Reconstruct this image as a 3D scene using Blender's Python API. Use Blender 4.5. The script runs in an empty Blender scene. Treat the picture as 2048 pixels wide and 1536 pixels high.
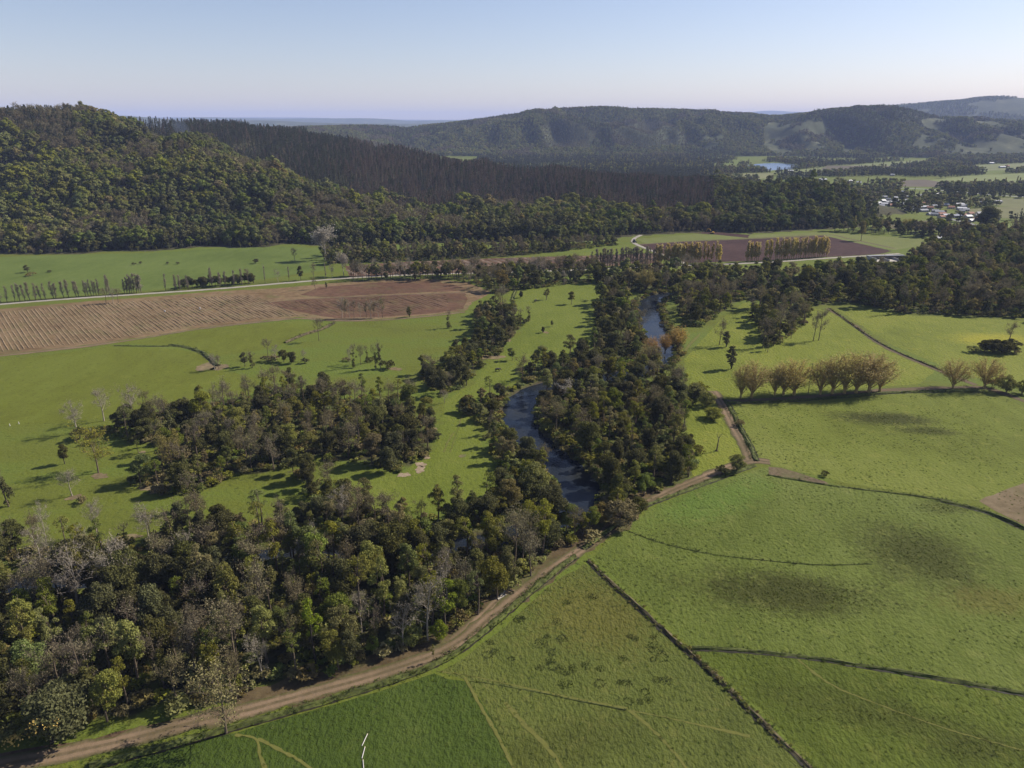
import bpy, math
import numpy as np

SC = bpy.context.scene
COL = SC.collection
R = math.radians
RNG = np.random.default_rng(7)

# ------------------------------------------------------------------ camera, sky, sun, exposure
CAM_H = 100.0
FPX = 1420.0                                  # focal length in pixels of the 2048 px wide photograph
PITCH = math.atan((768 - 248) / FPX)
cam_d = bpy.data.cameras.new('camera')
cam_d.sensor_width = 36.0
cam_d.lens = FPX / 2048 * 36.0
cam_d.clip_start = 1.0
cam_d.clip_end = 80000.0
cam = bpy.data.objects.new('camera', cam_d)
cam.location = (0, 0, CAM_H)
cam.rotation_euler = (math.pi / 2 - PITCH, 0, 0)
COL.objects.link(cam)
SC.camera = cam

SUN_EL, SUN_AZ = R(37), R(68)                 # azimuth clockwise from +Y (the viewing direction)
world = bpy.data.worlds.new('World')
SC.world = world
world.use_nodes = True
wn, wl = world.node_tree.nodes, world.node_tree.links
wn.clear()
w_out = wn.new('ShaderNodeOutputWorld')
w_bg = wn.new('ShaderNodeBackground')
w_sky = wn.new('ShaderNodeTexSky')
w_sky.sky_type = 'NISHITA'
w_sky.sun_disc = False
w_sky.sun_elevation = SUN_EL
w_sky.sun_rotation = SUN_AZ
w_sky.altitude = 200
w_sky.air_density = 1.0
w_sky.dust_density = 0.5
w_sky.ozone_density = 2.5
w_bg.inputs['Strength'].default_value = 0.078
w_tint = wn.new('ShaderNodeMix')                # the camera's white balance
w_tint.data_type = 'RGBA'
w_tint.blend_type = 'MULTIPLY'
w_tint.inputs[0].default_value = 1.0
w_tint.inputs[7].default_value = (1.13, 0.965, 0.97, 1)
wl.new(w_sky.outputs[0], w_tint.inputs[6])
wl.new(w_tint.outputs[2], w_bg.inputs['Color'])
wl.new(w_bg.outputs[0], w_out.inputs['Surface'])

sun_d = bpy.data.lights.new('sun', 'SUN')
sun_d.energy = 5.0
sun_d.angle = R(0.5)
sun_d.color = (1.0, 0.92, 0.80)
sun = bpy.data.objects.new('sun', sun_d)
sun.rotation_euler = (math.pi / 2 - SUN_EL, 0, math.pi - SUN_AZ)
sun.location = (300, 150, 400)
COL.objects.link(sun)

SC.view_settings.view_transform = 'Standard'
SC.view_settings.look = 'None'
SC.view_settings.exposure = 0.76
SC.view_settings.gamma = 1.0
SC.view_settings.use_curve_mapping = False
SC.render.engine = 'CYCLES'
SC.cycles.max_bounces = 5
SC.cycles.diffuse_bounces = 2
SC.cycles.glossy_bounces = 2
SC.cycles.transmission_bounces = 2
SC.cycles.transparent_max_bounces = 4
SC.cycles.volume_bounces = 0
SC.cycles.use_denoising = True

# ------------------------------------------------------------------ coordinates
CP, SP = math.cos(PITCH), math.sin(PITCH)

def ray(u, v):
    xc = (u - 1024) / FPX
    yc = (768 - v) / FPX
    return xc, CP + yc * SP, -SP + yc * CP

def G(u, v, z=0.0):
    """ground point seen at photograph position u, v"""
    dx, dy, dz = ray(u, v)
    t = (z - CAM_H) / dz
    return (t * dx, t * dy)

def GL(pts):
    return np.array([G(u, v) for u, v in pts])

def at_depth(u, v, y):
    dx, dy, dz = ray(u, v)
    return (y * dx / dy, y, CAM_H + y * dz / dy)

def to_uv(x, y, z):
    zc = z - CAM_H
    depth = y * CP - zc * SP
    up = y * SP + zc * CP
    depth = np.maximum(depth, 1e-3)
    return 1024 + FPX * x / depth, 768 - FPX * up / depth

def m_per_px(y):
    return math.hypot(y, CAM_H) / FPX

def inside(px, py, poly):
    poly = np.asarray(poly)
    c = np.zeros(np.shape(px), bool)
    j = len(poly) - 1
    for i in range(len(poly)):
        xi, yi = poly[i]; xj, yj = poly[j]
        if yi != yj:
            c ^= ((yi > py) != (yj > py)) & (px < (xj - xi) * (py - yi) / (yj - yi) + xi)
        j = i
    return c

def dist_polyline(px, py, pl):
    d = np.full(np.shape(px), 1e9)
    for a, b in zip(pl[:-1], pl[1:]):
        ax, ay = a[0], a[1]; vx, vy = b[0] - ax, b[1] - ay
        L = vx * vx + vy * vy + 1e-9
        t = np.clip(((px - ax) * vx + (py - ay) * vy) / L, 0, 1)
        d = np.minimum(d, np.hypot(px - ax - t * vx, py - ay - t * vy))
    return d

def _hash(ix, iy, s):
    n = (ix.astype(np.int64) * 374761393 + iy.astype(np.int64) * 668265263 + s * 69069) & 0xffffffff
    n = ((n ^ (n >> 13)) * 1274126177) & 0xffffffff
    return ((n ^ (n >> 16)) & 0xffff) / 65535.0

def noise(x, y, scale, seed=0):
    x = np.asarray(x, float) / scale; y = np.asarray(y, float) / scale
    ix, iy = np.floor(x), np.floor(y)
    fx, fy = x - ix, y - iy
    fx = fx * fx * (3 - 2 * fx); fy = fy * fy * (3 - 2 * fy)
    a = _hash(ix, iy, seed); b = _hash(ix + 1, iy, seed)
    c = _hash(ix, iy + 1, seed); d = _hash(ix + 1, iy + 1, seed)
    return (a * (1 - fx) + b * fx) * (1 - fy) + (c * (1 - fx) + d * fx) * fy

def fbm(x, y, scale, seed=0, octv=3):
    s, a, t = 0, 1.0, 0
    for k in range(octv):
        s = s + a * noise(x, y, scale / 2 ** k, seed + k * 17); t += a; a *= 0.5
    return s / t

def spline(pts, step):
    """Catmull-Rom through pts, resampled about every step metres"""
    p = np.asarray(pts, float)
    p = np.vstack([2 * p[0] - p[1], p, 2 * p[-1] - p[-2]])
    out = []
    for i in range(1, len(p) - 2):
        n = max(2, int(np.linalg.norm(p[i + 1] - p[i]) / step))
        t = np.linspace(0, 1, n, endpoint=False)[:, None]
        a, b, c, d = p[i - 1], p[i], p[i + 1], p[i + 2]
        out.append(0.5 * (2 * b + (c - a) * t + (2 * a - 5 * b + 4 * c - d) * t ** 2 + (3 * b - a - 3 * c + d) * t ** 3))
    out.append(p[-2][None])
    return np.vstack(out)

# ------------------------------------------------------------------ terrain height
def crest(rows, tree, scale=1.0):
    out = []
    for u, v, y, w in rows:
        x, yy, z = at_depth(u, v, y)
        out.append((x, yy, max(z - tree, 0.0) * scale, w))
    return out

SPUR1 = crest([(-420, 205, 980, 380), (-150, 212, 965, 380), (0, 216, 950, 370), (70, 212, 940, 360), (150, 222, 920, 340),
               (250, 258, 880, 290), (330, 285, 850, 250), (420, 308, 820, 215), (520, 334, 790, 175),
               (575, 360, 765, 145), (630, 402, 730, 105), (668, 445, 690, 60)], 17)
SPUR2 = crest([(-300, 230, 1400, 440), (150, 232, 1350, 430), (300, 233, 1330, 430), (400, 240, 1300, 430), (520, 254, 1270, 430), (620, 280, 1230, 440),
               (720, 303, 1180, 430), (820, 313, 1140, 410), (920, 321, 1110, 390), (1020, 331, 1090, 370),
               (1120, 343, 1060, 340), (1220, 348, 1030, 310), (1340, 353, 1000, 270), (1415, 370, 960, 220)], 17)
MOUND = crest([(1470, 374, 900, 140), (1560, 363, 890, 150), (1640, 366, 870, 140), (1720, 395, 850, 110)], 16)
FAR1 = crest([(380, 262, 3300, 900), (560, 258, 3100, 850), (640, 252, 3000, 800), (720, 250, 3000, 800), (790, 257, 3050, 800), (860, 259, 3150, 800), (930, 245, 3250, 850),
              (1000, 238, 3250, 900), (1100, 224, 3200, 950), (1160, 215, 3150, 950), (1200, 213, 3150, 950), (1245, 220, 3200, 950),
              (1290, 217, 3200, 950), (1340, 218, 3250, 950), (1440, 224, 3300, 950), (1500, 231, 3300, 950), (1580, 230, 3300, 950), (1650, 224, 3150, 900),
              (1700, 215, 3000, 820), (1745, 212, 2950, 780), (1790, 221, 2950, 780), (1850, 232, 3050, 850), (1950, 238, 3150, 900), (2100, 240, 3200, 900), (2400, 235, 3300, 950)], 9)
FAR2 = crest([(1560, 228, 6500, 1500), (1720, 214, 6300, 1600), (1780, 212, 6000, 1700), (1850, 204, 5800, 1700), (1930, 198, 5600, 1700), (1990, 194, 5500, 1700), (2100, 197, 5500, 1700), (2500, 200, 5600, 1700)], 8)
FAR3 = [crest([(-700, 236, 8000, 2000), (150, 240, 7600, 1800), (225, 229, 7400, 1500), (262, 232, 7400, 1400), (400, 243, 7800, 1800), (520, 239, 8000, 1800), (600, 243, 8200, 1800), (700, 246, 8400, 1800), (850, 246, 8600, 1800), (1000, 250, 9000, 1800)], 8),
        crest([(300, 238, 13000, 2500), (420, 234, 13000, 2600), (560, 237, 13000, 2600), (720, 236, 13000, 2600), (790, 242, 13000, 2600), (900, 240, 13000, 2600), (1000, 243, 13000, 2600), (1400, 246, 13000, 2600)], 5),
        crest([(-400, 236, 21000, 2600), (350, 234, 21000, 2600), (600, 235, 21000, 2600), (800, 239, 21000, 2600), (1100, 240, 21000, 2600), (1480, 225, 20000, 2600), (1540, 221, 20000, 2600), (1640, 226, 20000, 2600), (2500, 232, 20000, 2600)], 0)]

RIVER = spline(GL([(1520, 578), (1440, 580), (1370, 584), (1318, 591), (1296, 607), (1301, 640), (1315, 672), (1322, 700), (1305, 724), (1255, 746), (1180, 758), (1105, 768),
                   (1058, 786), (1036, 815), (1042, 852), (1078, 893), (1122, 928), (1154, 962), (1160, 1000), (1125, 1032), (1055, 1058),
                   (960, 1078), (850, 1092), (720, 1098), (600, 1100), (470, 1112), (340, 1132), (210, 1150), (90, 1160), (-60, 1170), (-300, 1190)]), 4)
RIVER_HALF = 6.2
WATER_Z = -1.1

def ridge(px, py, rows, power=1.0):
    h = np.zeros(np.shape(px)); near = np.full(np.shape(px), 9.0)
    for a, b in zip(rows[:-1], rows[1:]):
        vx, vy = b[0] - a[0], b[1] - a[1]
        t = np.clip(((px - a[0]) * vx + (py - a[1]) * vy) / (vx * vx + vy * vy), 0, 1)
        d = np.hypot(px - a[0] - t * vx, py - a[1] - t * vy)
        w = a[3] + (b[3] - a[3]) * t
        s = np.clip(d / w, 0, 1)
        z = (a[2] + (b[2] - a[2]) * t) * (0.5 + 0.5 * np.cos(np.pi * s)) ** power
        h = np.maximum(h, z); near = np.minimum(near, d / w)
    return h, near

BASE_UV = [(-500, 512), (-150, 510), (0, 509), (90, 509), (180, 506), (215, 501), (270, 503), (330, 500), (430, 492), (480, 497), (530, 496), (565, 487), (640, 490), (700, 496), (800, 487),
           (900, 486), (1000, 484), (1100, 488), (1180, 482), (1270, 471), (1400, 464), (1500, 467), (1640, 459), (1700, 456), (1765, 446)]
BASE = GL(BASE_UV)

def base_y(px):
    return np.interp(px, BASE[:, 0], BASE[:, 1])

def height(px, py, parts=False):
    px = np.asarray(px, float); py = np.asarray(py, float)
    h1, n1 = ridge(px, py, SPUR1)
    h2, n2 = ridge(px, py, SPUR2)
    h3, n3 = ridge(px, py, MOUND)
    gul = (0.17 - np.abs(fbm(px * 1.5, py * 0.5, 230, 3, 3) - 0.5) * 4.0) * 1.45
    g = np.clip((py - base_y(px)) / 110, 0, 1); g = g * g * (3 - 2 * g)
    near = np.maximum(np.maximum(h1, h2), h3) * (1 + gul * np.clip(np.minimum(n1, n2) * 2.5, 0.0, 1)) * g
    hf, nf = ridge(px, py, FAR1, 0.9)
    gf = (0.22 - np.abs(fbm(px * 1.5, py * 0.45, 460, 11, 4) - 0.5) * 4.2) * 1.8
    hf = hf * (1 + gf * np.clip(nf * 1.8 - 0.12, 0, 1) * np.clip((1 - nf) * 3, 0, 1))
    hf2, _ = ridge(px, py, FAR2)
    far = np.maximum(hf, hf2 * (0.9 + 0.2 * fbm(px, py, 700, 5)))
    for rows in FAR3:
        hh, _ = ridge(px, py, rows)
        far = np.maximum(far, hh * (0.97 + 0.06 * fbm(px, py, 900, 8)))
    z = np.maximum(near, far)
    if parts:
        return z, n1, n2, n3, nf, h1 >= h2
    return z

def river_dist(px, py):
    d = dist_polyline(px, py, RIVER[::2])
    return d + 3.4 * np.clip((172 - np.asarray(py)) / 14, 0, 1)      # the lower reach is narrower

def river_cut(px, py):
    d = river_dist(px, py)
    s = np.clip((RIVER_HALF + 2.2 - d) / 5.0, 0, 1)
    return -2.6 * s * s * (3 - 2 * s), d

# ------------------------------------------------------------------ materials
def nodes_of(m):
    m.use_nodes = True
    nt = m.node_tree
    nt.nodes.clear()
    return nt

class NT:
    """small helper for building node trees"""
    def __init__(s, name):
        s.m = bpy.data.materials.new(name)
        s.t = nodes_of(s.m)
        s.out = s.n('ShaderNodeOutputMaterial')
    def n(s, kind, **kw):
        nd = s.t.nodes.new(kind)
        for k, v in kw.items():
            setattr(nd, k, v)
        return nd
    def l(s, a, b):
        s.t.links.new(a, b)
    def put(s, sock, v):
        if hasattr(v, 'is_output') or isinstance(v, bpy.types.NodeSocket):
            s.l(v, sock)
        else:
            sock.default_value = v
    def pos(s):
        return s.n('ShaderNodeTexCoord').outputs['Object']
    def noise(s, vec, scale, detail=3, rough=0.55, dist=0.0):
        nd = s.n('ShaderNodeTexNoise')
        s.l(vec, nd.inputs['Vector'])
        nd.inputs['Scale'].default_value = scale
        nd.inputs['Detail'].default_value = detail
        nd.inputs['Roughness'].default_value = rough
        nd.inputs['Distortion'].default_value = dist
        return nd.outputs['Fac']
    def ramp(s, fac, stops):
        nd = s.n('ShaderNodeValToRGB')
        s.l(fac, nd.inputs[0])
        el = nd.color_ramp.elements
        while len(el) < len(stops):
            el.new(0.5)
        for e, (p, c) in zip(el, stops):
            e.position = p
            e.color = (*c, 1) if hasattr(c, '__len__') else (c, c, c, 1)
        return nd.outputs[0]
    def mix(s, fac, a, b, mode='MIX'):
        nd = s.n('ShaderNodeMix', data_type='RGBA', blend_type=mode)
        s.put(nd.inputs[0], fac)
        for sock, v in ((nd.inputs[6], a), (nd.inputs[7], b)):
            s.put(sock, (*v, 1) if isinstance(v, tuple) and len(v) == 3 else v)
        return nd.outputs[2]
    def math(s, op, a, b=0.0, c=None, clamp=False):
        nd = s.n('ShaderNodeMath', operation=op)
        nd.use_clamp = clamp
        s.put(nd.inputs[0], a); s.put(nd.inputs[1], b)
        if c is not None:
            s.put(nd.inputs[2], c)
        return nd.outputs[0]
    def mapping(s, vec, rot=0.0, scale=(1, 1, 1), loc=(0, 0, 0)):
        nd = s.n('ShaderNodeMapping')
        s.l(vec, nd.inputs[0])
        nd.inputs['Location'].default_value = loc
        nd.inputs['Rotation'].default_value = (0, 0, rot)
        nd.inputs['Scale'].default_value = scale
        return nd.outputs[0]
    def bump(s, height, strength, distance):
        nd = s.n('ShaderNodeBump')
        nd.inputs['Strength'].default_value = strength
        nd.inputs['Distance'].default_value = distance
        s.l(height, nd.inputs['Height'])
        return nd.outputs[0]
    def principled(s, color, rough=0.9, normal=None, spec=0.2):
        nd = s.n('ShaderNodeBsdfPrincipled')
        s.put(nd.inputs['Base Color'], (*color, 1) if isinstance(color, tuple) and len(color) == 3 else color)
        s.put(nd.inputs['Roughness'], rough)
        nd.inputs['Specular IOR Level'].default_value = spec
        if normal is not None:
            s.l(normal, nd.inputs['Normal'])
        s.l(nd.outputs[0], s.out.inputs['Surface'])
        return nd

def leaf_mat(name, col, hue=0.013, val=0.28, transl=0.3):
    k = NT(name)
    oi = k.n('ShaderNodeObjectInfo').outputs['Random']
    isl = k.n('ShaderNodeNewGeometry').outputs['Random Per Island']
    hs = k.n('ShaderNodeHueSaturation')
    hs.inputs['Color'].default_value = (*col, 1)
    k.l(k.math('MULTIPLY_ADD', oi, hue * 2, 0.5 - hue), hs.inputs['Hue'])
    v1 = k.math('MULTIPLY_ADD', oi, val * 1.2, 1 - val * 0.6)
    r2 = k.math('FRACT', k.math('MULTIPLY', oi, 7.31))
    k.l(k.math('MULTIPLY_ADD', r2, 0.3, 0.82), hs.inputs['Saturation'])
    v2 = k.math('MULTIPLY_ADD', isl, val * 1.6, 1 - val * 0.8)
    k.l(k.math('MULTIPLY', v1, v2), hs.inputs['Value'])
    d = k.n('ShaderNodeBsdfDiffuse'); t = k.n('ShaderNodeBsdfTranslucent'); mx = k.n('ShaderNodeMixShader')
    k.l(hs.outputs[0], d.inputs[0]); k.l(hs.outputs[0], t.inputs[0])
    mx.inputs[0].default_value = transl
    k.l(d.outputs[0], mx.inputs[1]); k.l(t.outputs[0], mx.inputs[2])
    k.l(mx.outputs[0], k.out.inputs['Surface'])
    return k.m

def plain_mat(name, col, rough=0.85, var=0.25, scale=1.0, bump=0.0, spec=0.2):
    k = NT(name)
    p = k.pos()
    n = k.noise(p, scale, 4)
    a = tuple(c * (1 - var) for c in col); b = tuple(min(1, c * (1 + var)) for c in col)
    c = k.ramp(n, [(0.3, a), (0.7, b)])
    k.principled(c, rough, k.bump(n, bump, 0.1) if bump else None, spec)
    return k.m

LEAF = {
    'olive': leaf_mat('leaf_olive', (0.174, 0.170, 0.040)),
    'green': leaf_mat('leaf_green', (0.132, 0.154, 0.037)),
    'dark': leaf_mat('leaf_dark', (0.096, 0.095, 0.034)),
    'bright': leaf_mat('leaf_bright', (0.160, 0.190, 0.036)),
    'brown': leaf_mat('leaf_brown', (0.184, 0.152, 0.060)),
    'grey': leaf_mat('leaf_grey', (0.200, 0.172, 0.120)),
    'gold': leaf_mat('leaf_gold', (0.370, 0.310, 0.105), val=0.22, transl=0.45),
    'orange': leaf_mat('leaf_orange', (0.380, 0.245, 0.085), val=0.22, transl=0.45),
    'yellow': leaf_mat('leaf_yellow', (0.215, 0.190, 0.050), val=0.25),
    'pine': leaf_mat('leaf_pine', (0.068, 0.073, 0.041)),
    'larch': leaf_mat('leaf_plantation', (0.120, 0.093, 0.066)),
    'mauve': leaf_mat('leaf_budding', (0.168, 0.145, 0.080)),
    'blossom': leaf_mat('leaf_blossom', (0.300, 0.265, 0.210)),
    'flower': leaf_mat('flower_yellow', (0.360, 0.220, 0.030)),
    'hill_olive': leaf_mat('leaf_hill_olive', (0.152, 0.156, 0.037), val=0.2),
    'hill_green': leaf_mat('leaf_hill_green', (0.116, 0.134, 0.033), val=0.2),
    'hill_yellow': leaf_mat('leaf_hill_yellow', (0.168, 0.178, 0.042), val=0.2),
    'far_olive': leaf_mat('leaf_far_olive', (0.205, 0.200, 0.062), val=0.35),
    'far_green': leaf_mat('leaf_far_green', (0.150, 0.175, 0.055), val=0.35),
    'sedge': leaf_mat('leaf_sedge', (0.085, 0.092, 0.022)),
    'straw': leaf_mat('leaf_straw', (0.500, 0.400, 0.140), val=0.2, transl=0.5),
    'rush': leaf_mat('leaf_rush', (0.058, 0.070, 0.020)),
    'tuft': leaf_mat('leaf_tuft', (0.090, 0.118, 0.026)),
}
BARK = {
    'dark': plain_mat('bark_dark', (0.055, 0.045, 0.035), 0.95, 0.3, 2.0),
    'brown': plain_mat('bark_brown', (0.11, 0.085, 0.06), 0.95, 0.3, 2.0),
    'pale': plain_mat('bark_pale', (0.27, 0.235, 0.19), 0.95, 0.25, 2.0),
    'gold': plain_mat('bark_gold', (0.32, 0.23, 0.085), 0.95, 0.25, 2.0),
}

def pasture_mat(name, stops, ellipses=(), streak=0.0, bump=0.6, tuft=0.9, tint=None):
    """stops: three greens; ellipses: (cx, cy, rx, ry, angle, colour, strength) wet or sedge patches"""
    k = NT(name)
    p = k.pos()
    big = k.noise(p, 0.016, 4, 0.6, 0.6)
    ps = k.mapping(p, rot=streak, scale=(1, 0.30, 1))
    mid = k.noise(ps, 0.16, 4, 0.6, 0.4)
    fine = k.noise(k.mapping(p, rot=streak, scale=(1, 0.55, 1)), tuft, 3, 0.62)
    fac = k.math('ADD', k.math('MULTIPLY', big, 0.55), k.math('ADD', k.math('MULTIPLY', mid, 0.30), k.math('MULTIPLY', fine, 0.15)))
    c = k.ramp(fac, [(0.36, stops[0]), (0.50, stops[1]), (0.66, stops[2])])
    for cx, cy, rx, ry, ang, col, st in ellipses:
        e = k.mapping(p, rot=0, loc=(-cx, -cy, 0))
        e = k.mapping(e, rot=-ang)
        e = k.mapping(e, scale=(1 / rx, 1 / ry, 0))
        ln = k.n('ShaderNodeVectorMath', operation='LENGTH'); k.l(e, ln.inputs[0])
        dd = k.math('ADD', ln.outputs['Value'], k.math('ADD', k.math('MULTIPLY_ADD', k.noise(p, 0.05, 5, 0.7, 0.5), 1.8, -0.9), k.math('MULTIPLY_ADD', k.noise(p, 0.8, 3, 0.6), 1.7, -0.85)))
        mk = k.math('SUBTRACT', 1.0, k.math('SMOOTH_MIN', k.math('MAXIMUM', k.math('MULTIPLY_ADD', dd, 1.3, -0.65), 0.0), 1.0, 0.2), clamp=True)
        c = k.mix(k.math('MULTIPLY', mk, st), c, col)
    # grazed unevenly: lush dark spots, pale dry ones
    lush = k.noise(p, 0.33, 3, 0.6, 0.8)
    c = k.mix(k.ramp(lush, [(0.28, 0.45), (0.40, 0.0)]), c, tuple(s * 0.7 for s in stops[0]))
    c = k.mix(k.ramp(k.noise(p, 0.21, 4, 0.65, 0.5), [(0.56, 0.0), (0.72, 0.5)]), c, tuple(q * w for q, w in zip(stops[2], (1.25, 1.12, 1.2))))
    # trodden dry speckle and dark tussocks
    spk = k.noise(p, 0.85, 3, 0.55)
    c = k.mix(k.ramp(spk, [(0.31, 0.6), (0.40, 0.0)]), c, tuple(s * 0.45 for s in stops[0]))
    hgt = k.math('ADD', k.math('MULTIPLY', fine, 0.7), k.math('MULTIPLY', spk, 0.5))
    k.principled(c, 0.95, k.bump(hgt, bump, 1.1), 0.1)
    return k.m

def soil_mat(name, a, b, c3, scale=0.35, bump=0.4, green=0.0):
    k = NT(name)
    p = k.pos()
    n = k.noise(p, scale, 5, 0.65)
    n2 = k.noise(p, 0.03, 3, 0.6)
    fac = k.math('ADD', k.math('MULTIPLY', n, 0.6), k.math('MULTIPLY', n2, 0.4))
    c = k.ramp(fac, [(0.38, a), (0.5, b), (0.64, c3)])
    if green:
        g = k.noise(p, 0.09, 4, 0.6)
        c = k.mix(k.math('MULTIPLY', k.ramp(g, [(0.5, 0.0), (0.68, 1.0)]), green), c, (0.085, 0.095, 0.030))
    k.principled(c, 0.95, k.bump(n, bump, 0.4), 0.1)
    return k.m

def track_mat(name, rut, crown, edge, ruts=True):
    k = NT(name)
    uv = k.n('ShaderNodeUVMap').outputs[0]
    sx = k.n('ShaderNodeSeparateXYZ'); k.l(uv, sx.inputs[0])
    p = k.pos()
    wob = k.math('MULTIPLY_ADD', k.noise(p, 0.12, 3), 0.20, -0.10)
    a = k.math('ABSOLUTE', k.math('SUBTRACT', k.math('ADD', sx.outputs[0], wob), 0.5))
    n = k.noise(p, 0.8, 4)
    n2 = k.noise(p, 0.10, 3)
    body = k.mix(k.ramp(n2, [(0.35, 0.0), (0.65, 1.0)]), rut, crown)
    body = k.mix(k.math('MULTIPLY', n, 0.5), body, tuple(c * 1.3 for c in rut))
    if ruts:
        band = k.ramp(a, [(0.05, 0.95), (0.13, 0.1), (0.24, 0.0), (0.34, 0.8)])
        body = k.mix(k.math('MULTIPLY', band, k.math('MULTIPLY', n, 1.5)), body, crown)
    body = k.mix(k.math('MULTIPLY', k.ramp(a, [(0.34, 0.0), (0.48, 1.0)]), k.math('MULTIPLY', n, 1.8), clamp=True), body, edge)
    k.principled(body, 0.95, k.bump(n, 0.5, 0.3), 0.1)
    return k.m

GREEN1 = ((0.082, 0.118, 0.018), (0.118, 0.160, 0.026), (0.150, 0.185, 0.038))
k = NT('ground')
p = k.pos()
big = k.noise(p, 0.010, 4, 0.6, 0.5)
ps = k.mapping(p, rot=R(12), scale=(0.35, 1.0, 1))
mid = k.noise(ps, 0.07, 4, 0.6, 0.4)
fine = k.noise(p, 0.9, 3, 0.6)
fac = k.math('ADD', k.math('MULTIPLY', big, 0.5), k.math('ADD', k.math('MULTIPLY', mid, 0.35), k.math('MULTIPLY', fine, 0.15)))
c = k.ramp(fac, [(0.34, (0.068, 0.078, 0.012)), (0.47, (0.090, 0.104, 0.016)), (0.56, (0.086, 0.114, 0.018)), (0.68, (0.112, 0.128, 0.026))])
spk = k.noise(p, 0.55, 2, 0.5)
c = k.mix(k.ramp(spk, [(0.30, 0.6), (0.37, 0.0)]), c, (0.035, 0.05, 0.012))
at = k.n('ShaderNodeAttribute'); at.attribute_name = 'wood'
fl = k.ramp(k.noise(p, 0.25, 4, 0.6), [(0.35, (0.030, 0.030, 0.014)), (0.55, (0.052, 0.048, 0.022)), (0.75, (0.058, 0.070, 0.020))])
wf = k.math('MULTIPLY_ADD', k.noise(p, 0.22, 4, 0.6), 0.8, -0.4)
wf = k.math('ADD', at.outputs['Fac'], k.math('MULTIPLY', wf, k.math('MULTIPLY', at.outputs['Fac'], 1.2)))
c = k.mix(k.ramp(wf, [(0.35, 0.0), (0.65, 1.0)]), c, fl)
at2 = k.n('ShaderNodeAttribute'); at2.attribute_name = 'cut'
c = k.mix(at2.outputs['Fac'], c, k.ramp(k.noise(p, 0.02, 5, 0.6), [(0.35, (0.120, 0.080, 0.066)), (0.65, (0.210, 0.150, 0.120))]))
at3 = k.n('ShaderNodeAttribute'); at3.attribute_name = 'meadow'
c = k.mix(at3.outputs['Fac'], c, k.ramp(k.noise(p, 0.012, 5, 0.6), [(0.35, (0.170, 0.190, 0.060)), (0.65, (0.260, 0.250, 0.100))]))
at4 = k.n('ShaderNodeAttribute'); at4.attribute_name = 'farwood'
c = k.mix(at4.outputs['Fac'], c, k.ramp(k.noise(p, 0.008, 6, 0.65), [(0.40, (0.030, 0.038, 0.016)), (0.58, (0.055, 0.062, 0.028)), (0.66, (0.12, 0.12, 0.06))]))
at5 = k.n('ShaderNodeAttribute'); at5.attribute_name = 'mud'
c = k.mix(at5.outputs['Fac'], c, k.ramp(k.noise(p, 0.8, 4), [(0.35, (0.030, 0.026, 0.016)), (0.7, (0.075, 0.060, 0.038))]))
k.principled(c, 0.95, k.bump(k.math('ADD', fine, k.math('MULTIPLY', spk, 0.6)), 0.5, 0.5), 0.1)
M_GROUND = k.m

# ------------------------------------------------------------------ object helpers
def tag(o, label=None, cat=None, group=None, kind=None):
    for key, v in (('label', label), ('category', cat), ('group', group), ('kind', kind)):
        if v:
            o[key] = v
    return o

def link(name, me, mats=(), parent=None):
    for m in mats:
        me.materials.append(m)
    o = bpy.data.objects.new(name, me)
    COL.objects.link(o)
    if parent is not None:
        o.parent = parent
    return o

def empty(name, loc, rz=0.0, s=None):
    o = bpy.data.objects.new(name, None)
    COL.objects.link(o)
    o.location = loc
    o.rotation_euler = (0, 0, rz)
    if s is not None:
        o.scale = s
    o.empty_display_size = 0.5
    return o

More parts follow.
